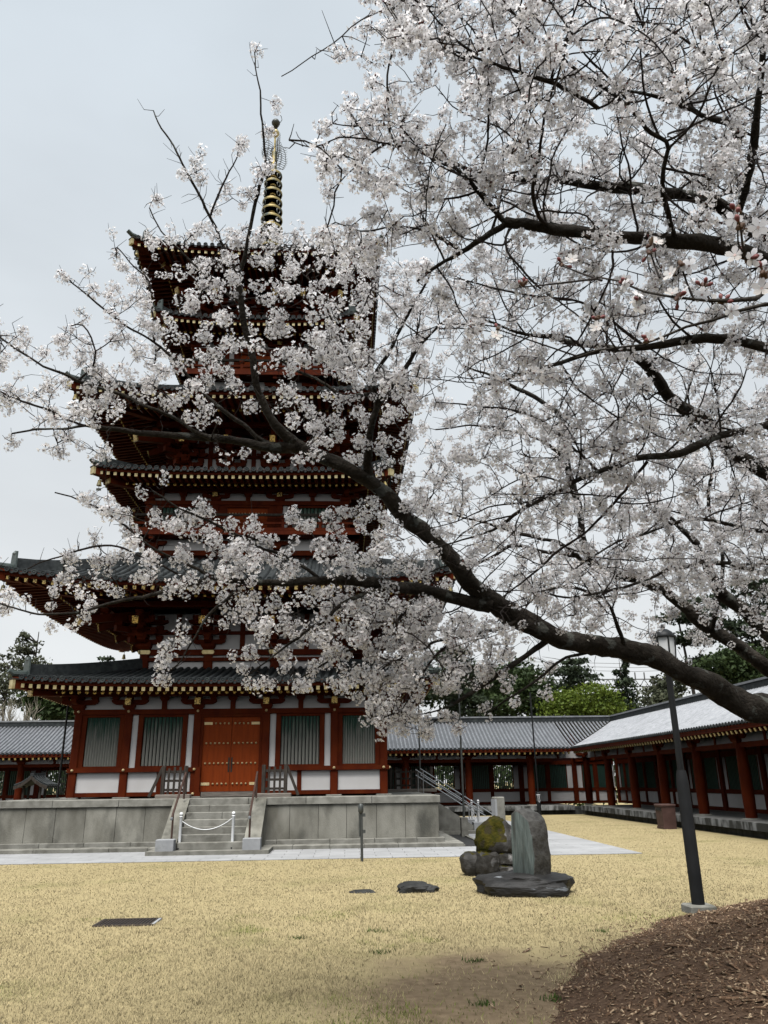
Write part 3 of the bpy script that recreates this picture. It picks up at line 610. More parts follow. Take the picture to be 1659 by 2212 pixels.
MB().lathe([(.12, 0), (.05, .05), (.05, .12), (.12, .16), (.05, .2)], 10, 'bronze', (0, 0, 35.46)).tube([(.2, 0, 35.9), (.33, 0, 36.15), (.28, 0, 36.4), (.1, 0, 36.6), (.05, 0, 36.95)], .018, 5, 'bronze').obj('finial_tip', fin)
# ================================================================== CORRIDORS
def corridor(name, label, loc, rz, a0, a1, cols, lo=None, hi=None, back=False, wall=None):
    """Roofed corridor, open to -y: columns on y=0, lattice wall on y=2.8 under the ridge, eaves at y=-1.15."""
    root = thing(name, label, 'corridor', loc, rz); ye, yr, ze, zr = -1.15, 2.8, 3.58, 5.35
    cut = lambda y, a, b: (max(a, lo(y)) if lo else a, min(b, hi(y)) if hi else b)
    rz_ = lambda y: ze+(zr-ze)*((y-ye)/(yr-ye))**1.12
    zb = lambda z: z-GZ
    m = MB(); ys = frange(ye, yr, 8)
    for y0, y1 in zip(ys[:-1], ys[1:]):
        p0, p1 = cut(y0, a0, a1), cut(y1, a0, a1)
        m.add([(p0[0], y0, zb(rz_(y0))), (p0[1], y0, zb(rz_(y0))), (p1[1], y1, zb(rz_(y1))), (p1[0], y1, zb(rz_(y1)))], [(0, 1, 2, 3)], 'cpan')
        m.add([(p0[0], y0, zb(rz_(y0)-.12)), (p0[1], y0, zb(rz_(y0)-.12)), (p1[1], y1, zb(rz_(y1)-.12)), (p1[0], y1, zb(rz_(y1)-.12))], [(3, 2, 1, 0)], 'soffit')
        q0, q1 = (a0-4*(lo is not None), a1+4*(hi is not None)), None
        m.add([(q0[0], 2*yr-y0, zb(rz_(y0))), (q0[1], 2*yr-y0, zb(rz_(y0))), (q0[1], 2*yr-y1, zb(rz_(y1))), (q0[0], 2*yr-y1, zb(rz_(y1)))], [(3, 2, 1, 0)], 'cpan')
    roof_ = m.obj('roof', root)
    e0, e1 = cut(ye, a0, a1)
    MB().box(e0, e1, ye+.02, ye+.14, zb(ze-.20), zb(ze-.04), 'red').obj('eave_board', roof_)
    full = None; x = a0+.12
    def row(xx, ys0):
        mb = MB(); vs_ = []; pf = [(-.066, -.01), (-.06, .045), (-.03, .075), (.03, .075), (.06, .045), (.066, -.01)]; yy = frange(ys0, yr, 7)
        for y in yy: vs_ += [(xx+a, y, zb(rz_(max(y, ye)))+b) for a, b in pf]
        mb.add(vs_, [(q*6+j, q*6+j+1, q*6+7+j, q*6+6+j) for q in range(6) for j in range(5)], 'ctile')
        if ys0 < ye+.05: mb.lathe([(.076, 0), (.076, .04), (.03, .045)], 8, 'tile', (xx, ys0+.02, zb(ze)+.015), 'y')
        return mb
    full = row(0, ye-.03).mesh('tile_row', 40)
    while x < a1+(4 if hi else 0):
        ys0 = ye
        if hi and x > hi(ye): ys0 = ye+(x-hi(ye))
        if lo and x < lo(ye): ys0 = ye+(lo(ye)-x)
        if ys0 == ye: link('tile_row', full, roof_, (x, 0, 0))
        elif ys0 < yr-.2: row(x, ys0+.05).obj('tile_row', roof_, 40)
        x += .238
    if lo:
        x = a0-.12
        while x > a0-3.9:
            row(x, ye+(lo(ye)-x)+.05).obj('tile_row', roof_, 40); x -= .238
    r0, r1 = cut(yr, a0-(4 if lo else 0), a1+(4 if hi else 0))
    MB().box(r0, r1, yr-.16, yr+.16, zb(zr-.06), zb(zr+.26), 'tile').box(r0, r1, yr-.20, yr+.20, zb(zr+.26), zb(zr+.35), 'ctile').obj('ridge', roof_)
    # rafters with ochre ends
    xr = e0+.15; rm = MB().beam((0, ye+.10, zb(ze-.27)), (0, yr-.1, zb(zr-.33)), .09, .11, 'red').beam((0, ye+.08, zb(ze-.28)), (0, ye+.11, zb(ze-.267)), .10, .12, 'gold').mesh('rafter')
    while xr < e1: link('rafter', rm, roof_, (xr, 0, 0)); xr += .33
    # platform
    MB().box(e0+.0, e1-.0, -.88, 6.6, zb(.15), zb(.40), 'platedge').obj('platform', root)
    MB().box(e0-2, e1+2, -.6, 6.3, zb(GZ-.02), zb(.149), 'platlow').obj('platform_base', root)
    MB().box(e0+.02, e1-.02, -.78, 6.5, zb(.39), zb(.404), 'platform').obj('platform_floor', root)
    cm = MB().lathe([(.20, zb(.44)), (.215, zb(1.2)), (.205, zb(2.1)), (.175, zb(3.02))], 16, 'red').mesh('column', 50)
    bs = MB().lathe([(.36, zb(.40)), (.34, zb(.43)), (.25, zb(.455))], 16, 'stone').mesh('base_stone', 50)
    br = MB().ext(block(0, 0, zb(3.02), .44, .17)).ext(arm(.62, .15, .17, 0, zb(3.17))).ext(block(-.46, 0, zb(3.32), .22, .10)).ext(block(.46, 0, zb(3.32), .22, .10)).ext(block(0, 0, zb(3.32), .22, .10)).mesh('bracket')
    for c in cols:
        link('column', cm, root, (c, 0, 0)); link('base_stone', bs, root, (c, 0, 0)); link('bracket', br, root, (c, -.03, 0))
    MB().box(e0+.9, e1-.9, -.10, .10, zb(2.86), zb(3.04), 'red').obj('head_beam', root)
    MB().box(e0+.9, e1-.9, -.13, .13, zb(3.42), zb(3.55), 'red').obj('purlin', root)
    for c0, c1 in zip(cols[:-1], cols[1:]):
        mid = (c0+c1)/2
        for p, q in ((c0+.05, mid-.07), (mid+.07, c1-.05)): MB().box(p, q, -.03, .03, zb(3.04), zb(3.42), 'white').obj('plaster_panel', root)
        MB().box(mid-.075, mid+.075, -.06, .06, zb(3.04), zb(3.42), 'red').obj('strut', root)
    wc = wall or cols
    for c0, c1 in zip(wc[:-1], wc[1:]):
        mid = (c0+c1)/2
        # lattice wall under the ridge
        y = yr
        MB().box(c0-.15, c0+.15, y-.15, y+.15, zb(.40), zb(4.6), 'red').obj('post', root)
        MB().box(mid-.10, mid+.10, y-.10, y+.10, zb(.5), zb(2.9), 'red').obj('post', root)
        MB().box(c0+.15, c1-.15, y-.09, y+.09, zb(1.14), zb(1.32), 'red').box(c0+.15, c1-.15, y-.09, y+.09, zb(2.72), zb(2.95), 'red').box(c0+.15, c1-.15, y-.08, y+.08, zb(.40), zb(.56), 'red').obj('rail', root)
        MB().box(c0+.15, c1-.15, y-.05, y+.05, zb(2.95), zb(4.4), 'soffit').obj('upper_board', root)
        for p, q in ((c0+.15, mid-.1), (mid+.1, c1-.15)): MB().box(p, q, y-.03, y+.03, zb(.56), zb(1.14), 'white').obj('plaster_panel', root)
        for p, q in ((c0+.15, c0+.47), (c1-.47, c1-.15)): MB().box(p, q, y-.03, y+.03, zb(1.32), zb(2.72), 'white').obj('plaster_panel', root)
        for p, q in ((c0+.47, mid-.1), (mid+.1, c1-.47)):
            lt = MB().box(p, p+.05, y-.05, y+.05, zb(1.32), zb(2.72), 'red').box(q-.05, q, y-.05, y+.05, zb(1.32), zb(2.72), 'red')
            nb = 10
            for j in range(nb): xx = p+.05+(q-p-.1)*(j+.5)/nb; lt.box(xx-.028, xx+.028, y-.03, y+.03, zb(1.32), zb(2.72), 'latgreen')
            if back or random.random() < .62: lt.box(p, q, y+.06, y+.09, zb(1.32), zb(2.72), 'dark')  # dark sheet added behind the bars to paint in a shaded interior
            lt.obj('lattice_window', root)
        MB().beam((c0, 0, zb(2.95)), (c0, yr, zb(3.2)), .16, .2, 'red').obj('tie_beam', root)
    return root
BC = [-18.62+3.733*i for i in range(10)]+[18.4]
corridor('back_corridor', 'long roofed corridor with red columns running behind the pagoda', (0, 15.1, GZ), 0, -20, 17.25, BC, hi=lambda y: 17.25+(y+1.15), wall=BC+[21.1])
RC = [-15.1]+[-11.05+3.85*i for i in range(9)]
corridor('side_corridor', 'roofed corridor with red columns running towards the cherry tree', (18.4, 0, GZ), -math.pi/2, -13.95, 21, RC, lo=lambda y: -13.95-(y+1.15), back=True, wall=[-17.8]+RC)
# ================================================================== YARD FURNITURE
def lamp_post():
    t = thing('lamp_post', 'black lamp post with white lantern on a square concrete foot', 'lamp post', (9.33, -20.54, GZ))
    MB().bev(-.2, .2, -.2, .2, -.05, .12, .02, 'stone').obj('foot', t)
    MB().lathe([(.098, .1), (.098, 1.85), (.085, 1.98), (.07, 2.06)], 16, 'blacklow').obj('sleeve', t, 40)
    MB().lathe([(.055, 2.0), (.05, 3.6), (.075, 3.62), (.10, 3.68), (.17, 3.72)], 14, 'black').obj('pole', t, 40)
    MB().lathe([(.18, 3.72), (.19, 3.76), (.17, 3.77)], 6, 'black').obj('lantern_base', t); lan = MB().lathe([(.195, 4.19), (.20, 4.21), (.15, 4.28), (.08, 4.33), (.03, 4.34), (.045, 4.37), (.02, 4.42)], 12, 'black').obj('lantern', t, 50)
    MB().lathe([(.13, 3.76), (.165, 4.19)], 6, 'lampglass').obj('glass', lan)
    for a in range(6):
        an = 2*math.pi*(a+.5)/6; c_, s_ = math.cos(an), math.sin(an); MB().beam((c_*.145, s_*.145, 3.76), (c_*.182, s_*.182, 4.2), .022, .022, 'black').obj('lantern_bar', lan)
lamp_post()
t = thing('tall_pole', 'tall thin black pole with thick sleeve in front of back corridor', 'pole', (14.85, 13.0, GZ))
MB().lathe([(.11, 0), (.11, 1.2), (.06, 1.26)], 10, 'black').obj('sleeve', t, 40); MB().tube([(0, 0, 1.2), (-.05, 0, 6.8)], .045, 8, 'black').obj('shaft', t)
MB().tube([(.11*math.cos(a), .11*math.sin(a), 1.12) for a in frange(0, 6.3, 12)], .018, 5, 'plainwhite').tube([(-.05, -.12, 1.1), (-.06, -.14, .8), (0, -.14, .72), (.05, -.13, .8), (.02, -.12, 1.1)], .014, 5, 'plainwhite').obj('tied_rope', t)
for nm, lab, x, y, zt, zf in (('lightning_pole', 'thin steel pole set in a square stone foot beside the gutter', 8.32, -2.78, 6.2, .56), ('lightning_pole', 'thin steel pole rising behind the platform corner', 7.35, 4.0, 7.0, None)):
    t = thing(nm, lab, 'pole', (x, y, GZ), 0, 'thin poles around the pagoda'); MB().tube([(0, 0, .1), (0, 0, zt)], [.045, .03], 8, 'poleg').obj('shaft', t)
    if zf: MB().bev(-.13, .13, -.13, .13, 0, zf-GZ, .02, 'stone').obj('foot', t)
t = thing('lightning_pole', 'thin black pole rising beside the pagoda corner before the bare tree', 'pole', (-6.8, -2.0, GZ), 0, 'thin poles around the pagoda'); MB().tube([(0, 0, 1.4), (.0, 0, 4.95)], [.045, .04], 8, 'black').obj('shaft', t)
# signpost in the lawn
t = thing('lawn_post', 'short weathered metal post with small cap standing in the dry lawn', 'post', (4.38, -11.57, GZ))
MB().tube([(0, 0, -.05), (-.02, 0, 1.25)], .035, 8, 'poleg').obj('shaft', t); MB().lathe([(.045, 1.16), (.075, 1.2), (.075, 1.36), (.04, 1.4)], 8, 'poleg', (-.03, 0, 0)).obj('cap', t, 40)
for z in (.72, 1.12): MB().box(.01, .09, -.05, .05, z-.04, z+.04, 'poleg').obj('clamp', t)
MB().tube([(-.06, -.02, .6), (-.07, -.02, 1.2)], .02, 6, 'poleg').obj('side_tube', t)
# white rope stanchions before the steps
def stanchion(x, y, label, grp):
    t = thing('rope_stanchion', label, 'stanchion', (x, y, .03), 0, grp)
    MB().lathe([(.145, 0), (.15, .04), (.13, .09), (.06, .11)], 14, 'rubber').obj('base', t, 50); MB().lathe([(.043, .1), (.043, .88), (.055, .9), (.03, .93)], 12, 'plainwhite').obj('shaft', t, 40)
    MB().lathe([(.02, -.055), (.05, -.03), (.055, .01), (.035, .045), (.01, .055)], 10, 'plainwhite', (0, 0, .97)).obj('knob', t, 60)
def rope(a, b, sag, label):
    pts = [Vector(a).lerp(Vector(b), i/16)-Vector((0, 0, sag*4*(i/16)*(1-i/16))) for i in range(17)]
    tag(MB().tube(pts, .016, 6, 'plainwhite').obj('barrier_rope', None, 60), label, 'rope')
stanchion(-.92, -8.45, 'white stanchion at the foot of the front steps beside the brown handrail without cheek stain', None); stanchion(.62, -8.45, 'white stanchion nearer the lawn post at the foot of the front steps', None)
rope((-.88, -8.45, .80), (.58, -8.45, .86), .27, 'white rope hanging across the foot of the front steps')
stanchion(9.35, 2.0, 'white stanchion at the side steps, nearer the platform', None); stanchion(9.62, 1.9, 'white stanchion at the side steps, farther from the platform', None)
rope((9.38, 2, .8), (9.6, 1.9, .8), .5, 'white rope looped between the two far stanchions')
# handrails
for s, lab in ((-1, 'brown tube handrail on the cheek stone west of the front steps'), (1, 'brown tube handrail between the front steps and the lawn post')):
    t = thing('handrail', lab.replace('west of', 'away from the lawn post at') if s < 0 else lab, 'handrail', (s*1.13, 0, 0))
    MB().tube([(0, -8.75, .92), (0, -7.1, 2.18)], .034, 8, 'railbrown').obj('rail', t); MB().tube([(0, -8.6, .33), (0, -8.6, 1.03)], .03, 8, 'railbrown').obj('post', t); MB().tube([(0, -7.15, 1.4), (0, -7.15, 2.14)], .03, 8, 'railbrown').obj('post', t)
    MB().tube([(0, -8.76, .912), (0, -8.82, .87)], .036, 8, 'steel').obj('end_cap', t)
for y, lab in ((-1.15, 'steel handrail on the near edge of the side steps'), (1.15, 'steel handrail on the far edge of the side steps')):
    t = thing('steel_handrail', lab, 'handrail', (0, y, 0), 0)
    for dz in (0, -.22): MB().tube([(6.9, 0, 2.3+dz), (9.4+(.3 if dz == 0 else 0), 0, .75+dz-(.18 if dz == 0 else 0))], .019, 8, 'steel').obj('rail', t)
    for x, z0, z1 in ((7.0, 1.4, 2.25), (9.1, .1, .95)): MB().tube([(x, 0, z0), (x, 0, z1)], .024, 8, 'steel').obj('post', t)
# weathered wooden barriers on the platform
def barrier(label, loc, rz, wd, n, brace):
    t = thing('wooden_barrier', label, 'barrier', loc, rz, 'wooden barriers on the platform')
    MB().bev(-wd/2-.2, wd/2+.2, -.14, .14, 0, .12, .02, 'greywood').obj('foot_beam', t)
    for s in (-1, 1): MB().bev(s*wd/2-.06, s*wd/2+.06, -.06, .06, .12, 1.0, .015, 'oldwood').obj('post', t)
    for i in range(n): x = -wd/2+wd*(i+1)/(n+1); MB().box(x-.035, x+.035, -.045, -.008, .12, .92+random.uniform(-.03, .05), 'oldwood').obj('slat', t)
    for z in (.22, .5, .78): MB().box(-wd/2+.06, wd/2-.06, -.005, .035, z, z+.075, 'oldwood').obj('crossbar', t)
    if brace: MB().beam((brace*(wd/2+.04), 0, .95), (brace*(wd/2+.42), 0, .05), .07, .09, 'oldwood').obj('brace', t)
barrier('weathered wooden barrier by the front door with its brace towards the bare tree', (-1.63, -6.35, 1.41), 0, .72, 3, -1)
barrier('weathered wooden barrier by the front door with its brace towards the cherry tree', (1.62, -6.35, 1.41), 0, .72, 3, 1)
barrier('dark wooden barrier at the side steps before the back corridor', (6.75, 1.7, 1.41), 0, 1.75, 7, 0)
barrier('dark wooden barrier on the platform end before the small roofed shelter', (-6.35, 1.0, 1.41), R(0), 1.0, 4, 0)
# small roofed shelter beyond the platform
t = thing('offering_shelter', 'small dark wooden shelter with curved tiled gable roof beyond the platform', 'shelter', (-12.1, 10, GZ))
for x in (-.42, .42):
    for y in (-.35, .35): MB().box(x-.05, x+.05, y-.05, y+.05, 0, 1.95, 'oldwood').obj('post', t)
MB().box(-.36, .36, -.3, .3, .5, 1.2, 'brownmetal').obj('chest', t)
pf = [(-.85, 1.95), (-.5, 2.08), (-.2, 2.27), (0, 2.46), (.2, 2.27), (.5, 2.08), (.85, 1.95)]
rf = MB().prism([(a, b) for a, b in pf[::-1]]+[(a*.97, b-.10) for a, b in pf], -.6, 1.0, 'tile').obj('roof', t)
for j in range(5):
    for s in (-1, 1): MB().tube([(s*a, -.5+j*.34, b+.03) for a, b in ((.05, 2.43), (.2, 2.28), (.5, 2.09), (.86, 1.96))], .05, 6, 'tile').obj('tile_row', rf)
MB().box(-.09, .09, -.62, 1.02, 2.42, 2.58, 'tile').obj('ridge', rf)
MB().prism([(a, b-.02) for a, b in pf[::-1]]+[(a*.97, b-.18) for a, b in pf], -.66, -.6, 'oldwood').obj('barge_board', rf)
# bin against the side corridor
t = thing('rubbish_bin', 'dusty brown metal bin standing against the corridor platform', 'bin', (16.92, -.2, GZ), R(-88))
MB().hexa([(-.3, -.26, 0), (.3, -.26, 0), (.3, .26, 0), (-.3, .26, 0), (-.34, -.28, .86), (.34, -.28, .86), (.34, .28, .86), (-.34, .28, .86)], 'brownmetal').obj('body', t)
MB().bev(-.37, .37, -.31, .31, .86, .94, .02, 'brownmetal').obj('lid', t); MB().box(-.24, .24, -.295, -.27, .70, .80, 'dark').obj('slot', t); MB().box(-.33, .33, -.285, -.25, .02, .10, 'brownmetal').obj('kick_plate', t)
# drain grate
t = thing('drain_grate', 'rusty iron drain grate sunk in the dry lawn', 'grate', (.72, -20.36, GZ))
MB().box(-.40, .40, -.26, .26, -.05, .006, 'dark').obj('pit', t)
for a in ((-.44, .44, -.30, -.26), (-.44, .44, .26, .30), (-.44, -.40, -.26, .26), (.40, .44, -.26, .26)): MB().box(*a, 0, .022, 'rust' if a[0] < 0 else 'concrete').obj('frame', t)
for i in range(16): x = -.38+i*.0505; MB().box(x-.009, x+.009, -.26, .26, 0, .018, 'rust').obj('bar', t)
# stones
def stone(name, label, cat, loc, size, m, seed, sub=3, amp=.22, flat=None, parent=None, rz=0, freq=1.6, m2=None, m2f=None, pw=.72, taper=0.):
    rs = random.Random(seed); import bmesh
    from mathutils import noise
    bm = bmesh.new(); bmesh.ops.create_icosphere(bm, subdivisions=sub+1, radius=1); off = Vector((rs.uniform(0, 50), rs.uniform(0, 50), rs.uniform(0, 50)))
    for v in bm.verts:
        p = v.co.copy(); q = Vector([math.copysign(abs(c)**pw, c) for c in p]); q *= 1+amp*noise.noise(p*freq+off)+amp*.4*noise.noise(p*freq*3+off)+.03*noise.noise(p*9+off)
        k_ = 1-taper*max(0, q.z); v.co = Vector((q.x*size[0]*k_, q.y*size[1]*k_, q.z*size[2]))
    me = bpy.data.meshes.new(name); bm.to_mesh(me); bm.free(); me.materials.append(MATS[m])
    if m2:
        me.materials.append(MATS[m2])
        for p in me.polygons:
            if m2f(p.center, p.normal): p.material_index = 1
    me.polygons.foreach_set('use_smooth', [True]*len(me.polygons)); me.set_sharp_from_angle(angle=R(32))
    ob = link(name, me, parent, loc, rz)
    if label and not parent: tag(ob, label, cat)
    return ob
stone('flat_stone', 'small flat dark stone level with the dry lawn', 'stone', (4.27, -17.45, GZ-.01), (.25, .16, .05), 'rockflat', 3)
stone('lawn_rock', 'low dark rock lying in the lawn before the standing stones', 'rock', (5.27, -17.5, GZ+.02), (.37, .24, .13), 'rockflat', 11, amp=.3)
stone('plinth_rock', 'broad flat dark rock under the upright stone tablet', 'rock', (7.22, -18.0, GZ+.09), (.84, .60, .27), 'rockglint', 5, amp=.2, rz=R(-20))
# upright tablet
def tablet():
    from mathutils import noise
    t = thing('stone_tablet', 'tall upright grey-green stone tablet standing on a dark flat rock', 'stone tablet', (7.33, -18.1, .14), R(-57))
    out = [(-.27, 0), (.27, 0), (.30, .35), (.28, .75), (.22, 1.0), (.06, 1.13), (-.10, 1.19), (-.23, 1.13), (-.27, .7)]
    N = 64; m = MB(); lay = []
    def outline(f):
        seg = f*len(out); i = int(seg) % len(out); q = seg-int(seg); a, b = out[i], out[(i+1) % len(out)]; return a[0]+(b[0]-a[0])*q, a[1]+(b[1]-a[1])*q
    ys = [-.20, -.185, -.05, .08, .19, .22]
    for j, y in enumerate(ys):
        k = 1 if 0 < j < 5 else .965
        for i in range(N):
            x, z = outline(i/N); d = .03*noise.noise(Vector((x*4, y*5, z*4)))+.012*noise.noise(Vector((x*14, y*14, z*14))); m.v.append((x*k*(1+d*2), y+d*.7, .58+(z-.58)*k+d))
    for j in range(len(ys)-1):
        for i in range(N): m.f.append((j*N+i, j*N+(i+1) % N, (j+1)*N+(i+1) % N, (j+1)*N+i)); m.m.append('steledark')
    m.f.append(tuple(range(N-1, -1, -1))); m.m.append('stele'); m.f.append(tuple(range((len(ys)-1)*N, len(ys)*N))); m.m.append('steledark')
    m.obj('tablet', t, 35)
tablet()
# mossy rock on a heap of boulders
mossf = lambda c, n: n.z > .1 and c.x < .12 or n.x < -.25 and n.z > -.5 and c.x < -.02
stone('mossy_boulder', 'rounded dark boulder with yellow-green moss on top of a rock heap', 'rock', (7.30, -15.0, .58), (.54, .42, .48), 'rock', 21, amp=.2, pw=.9, taper=.35, m2='moss', m2f=mossf)
for i, (x, y, z, a, b, c, lab) in enumerate([(6.72, -15.05, .12, .26, .26, .26, 'dark boulder at the outer end of the rock heap, leaning on its neighbour'), (7.02, -15.32, .14, .27, .2, .27, 'dark boulder in the rock heap just below the mossy side'), (7.42, -15.28, .22, .26, .2, .17, 'dark slab-like boulder directly under the mossy boulder'),
                                             (7.72, -15.1, .18, .2, .24, .24, 'dark boulder in the rock heap behind the upright tablet'), (7.4, -15.38, .0, .22, .14, .12, 'small low boulder with moss at the foot of the rock heap'), (7.25, -14.8, .1, .4, .3, .24, 'wide boulder at the back of the rock heap')]):
    stone('heap_boulder', lab, 'rock', (x, y, z), (a, b, c), 'rock', 30+i, sub=2, amp=.25, m2='moss', m2f=lambda c, n: n.z > .75 and c.x < 0)
t = thing('stone_pillar', 'pale weathered square stone pillar standing behind the mossy boulder', 'pillar', (7.55, -14.0, GZ), R(12))
MB().bev(-.125, .125, -.115, .115, 0, 1.57, .02, 'stone').obj('shaft', t); MB().box(-.13, -.08, -.119, .119, .1, 1.52, 'concrete').obj('pale_edge', t)  # shaft with a paler strip along one edge
# ================================================================== TREES BEYOND THE CORRIDORS
def on_y(x, y, Y):
    d = CF + CR*(x-FW/2)/FPX + CU*(FH/2-y)/FPX; return CAM + d*(Y-CAM[1])/d[1]
def leaf_cloud(blobs, n, size, mats, clump=.28, flat=1., up=.35):
    vol = np.array([b[3]*b[4]*b[5] for b in blobs])**.7; P = []
    for b, c in zip(blobs, vol/vol.sum()):
        k = max(6, int(n*c/38)); d = rng.normal(size=(k, 3)); d /= np.linalg.norm(d, axis=1)[:, None]
        cc = d*(rng.uniform(.35, 1, (k, 1))**.6); q = np.repeat(cc, 38, 0)+rng.normal(size=(k*38, 3))*clump*np.array([1, 1, .6*flat])
        P.append(np.array(b[:3])+q*np.array(b[3:6]))
    P = np.concatenate(P); m = len(P); M = rand_rot(m); s = size*rng.uniform(.6, 1.35, (m, 1, 1))
    base = np.array([(-.5, -.28, 0), (.1, -.36, .12), (.6, 0, 0), (.1, .36, .12)])
    V = (np.einsum('nij,kj->nki', M, base)*s+P[:, None]).reshape(-1, 3)
    return np_mesh('crown', V, np.arange(m*4).reshape(-1, 4), 4, mats)
def bg_tree(name, label, x, Y, blobs, n, size, leaf, trunk='oldwood', tr=.22, group='trees beyond the corridors', lean=0):
    """blobs in picture-free metres: (dx, dy, z, rx, ry, rz) about the foot of the tree"""
    t = thing(name, label, 'tree', (x, Y, GZ), 0, group); zt = max(b[2]+b[5]*.6 for b in blobs)
    m = MB().tube([(0, 0, 0), (lean*.4, .1, zt*.4), (lean, 0, zt)], [tr, tr*.7, tr*.15], 8, trunk)
    for b in blobs:
        for i in range(3): m.tube([(lean*.5, 0, max(1, b[2]-b[5]*.9)), (b[0]+random.uniform(-.5, .5)*b[3], b[1]+random.uniform(-.5, .5)*b[4], b[2]+random.uniform(-.2, .5)*b[5])], [tr*.35, .03], 5, trunk)
    m.obj('trunk', t, 60); link('crown', leaf_cloud(blobs, n, size, [leaf]), t)
def blob(x, y, Y, rx, rz, ry=None, foot=None):       # ellipsoid seen at (x, y) on the plane Y, radii in pixels of width and height
    p = on_y(x, y, Y); s = (Y-CAM[1])/FPX*1.06; return (p[0]-foot[0], random.uniform(-.8, .8), p[2]-GZ, rx*s, (ry or rx)*s, rz*s)
def TR(name, label, x, Y, bl, n, size, leaf, **k):
    f = on_y(x, 1560, Y); bg_tree(name, label, f[0], Y, [blob(a, b, Y, c, d, foot=f) for a, b, c, d in bl], n, size, leaf, **k)
TR('cypress_tree', 'tall narrow evergreen rising above the left eaves and bare tree', 58, 42, [(60, 1375, 12, 16), (56, 1400, 26, 16), (62, 1430, 32, 16), (52, 1462, 40, 18), (60, 1500, 36, 30)], 3000, .28, 'leafolive', tr=.25)
TR('bushy_evergreen', 'loose evergreen crown at the picture edge behind the bare tree', 5, 46, [(8, 1430, 22, 16), (-15, 1460, 30, 22), (10, 1490, 34, 24), (-10, 1525, 30, 24)], 1700, .32, 'leafolive')
TR('evergreen_tree', 'dark round evergreen under the lean-to eaves beside the bare tree', 108, 38, [(105, 1510, 30, 22), (120, 1535, 40, 26)], 3600, .36, 'leafdark')
TR('evergreen_tree', 'dark round evergreen touching the pagoda corner above the corridor', 150, 40, [(150, 1515, 28, 20), (160, 1540, 34, 24)], 3200, .36, 'leafdark')
TR('far_tree', 'small far tree top showing between the two lowest roofs', 232, 62, [(232, 1432, 16, 10), (225, 1448, 26, 12), (275, 1452, 30, 9)], 1500, .4, 'leafpine')
TR('far_tree', 'far evergreen seen past the lowest eaves between roof and cherry blossom', 905, 60, [(890, 1455, 40, 26), (930, 1480, 40, 40)], 3000, .45, 'leafdark')
TR('pine_tree', 'dark pine standing behind the corridor beside the thin poles', 985, 40, [(975, 1420, 34, 18), (1000, 1455, 40, 22), (965, 1490, 40, 22), (1005, 1525, 40, 24)], 5200, .34, 'leafpine')
TR('evergreen_tree', 'broad dark evergreen behind the corridor under the hanging blossom', 1080, 44, [(1060, 1480, 40, 34), (1110, 1470, 44, 36), (1080, 1520, 60, 34)], 6200, .36, 'leafdark')
TR('evergreen_tree', 'mid green evergreen behind the corridor next to the yellow-green tree', 1150, 40, [(1150, 1485, 36, 30), (1165, 1520, 44, 30)], 4200, .34, 'leafdark')
TR('maple_tree', 'bright yellow-green rounded tree above the corridor ridge', 1262, 36, [(1262, 1505, 56, 22), (1215, 1520, 36, 22), (1310, 1518, 34, 24), (1262, 1535, 76, 18)], 7000, .26, 'leafbright')
TR('pine_tree', 'dark pine with open layered crown behind the yellow-green tree', 1238, 50, [(1245, 1425, 26, 9), (1225, 1450, 38, 9), (1262, 1462, 30, 8), (1235, 1480, 40, 10)], 2200, .36, 'leafpine')
TR('conifer_tree', 'slim young conifer standing in front of the railway gantry', 1352, 41, [(1346, 1432, 7, 14), (1348, 1455, 14, 12), (1352, 1480, 22, 14), (1352, 1508, 28, 16), (1354, 1535, 34, 16)], 2600, .3, 'leafpine', tr=.15)
TR('olive_tree', 'greyish loose tree beyond the corridor beside the lamp post', 1430, 44, [(1420, 1500, 30, 24), (1450, 1475, 32, 24), (1435, 1525, 50, 22)], 2800, .34, 'leafolive')
TR('pine_tree', 'dark pine with bare leaning trunk beyond the side corridor roof', 1525, 42, [(1480, 1330, 50, 14), (1540, 1300, 46, 14), (1500, 1380, 44, 14), (1560, 1350, 46, 16), (1510, 1430, 40, 16)], 4200, .36, 'leafpine', tr=.3, lean=-1.5)
TR('evergreen_tree', 'dark glossy evergreen above the side corridor ridge', 1590, 36, [(1560, 1440, 40, 26), (1610, 1425, 44, 30), (1600, 1465, 56, 24)], 5600, .34, 'leafdark')
TR('pine_tree', 'tall pine at the picture edge above the side corridor', 1655, 40, [(1640, 1270, 50, 20), (1670, 1320, 50, 24), (1630, 1360, 44, 20), (1670, 1400, 50, 24)], 4600, .36, 'leafpine', tr=.3)
# a wood that closes the view low down behind everything
bl = [(x, 62+random.uniform(-3, 3), random.uniform(2.5, 5.5), 5, 3, random.uniform(3, 5)) for x in frange(-60, 75, 34)]
tag(link('distant_wood', leaf_cloud(bl, 16000, .6, ['leafdark'])), 'low dark belt of far woodland behind the corridors', 'woodland', None, 'stuff')
for lab, b in (('clipped dark hedge seen through the lattice of the back corridor', [(x, 26, 1.6, 1.9, 1.2, 2.1) for x in frange(-24, 26, 20)]), ('clipped dark hedge seen through the lattice of the side corridor', [(29, y, 1.6, 1.2, 1.9, 2.1) for y in frange(-18, 24, 17)])):
    tag(link('hedge', leaf_cloud(b, 9000, .3, ['leafdark'], clump=.35)), lab, 'hedge', 'hedges behind the corridors')
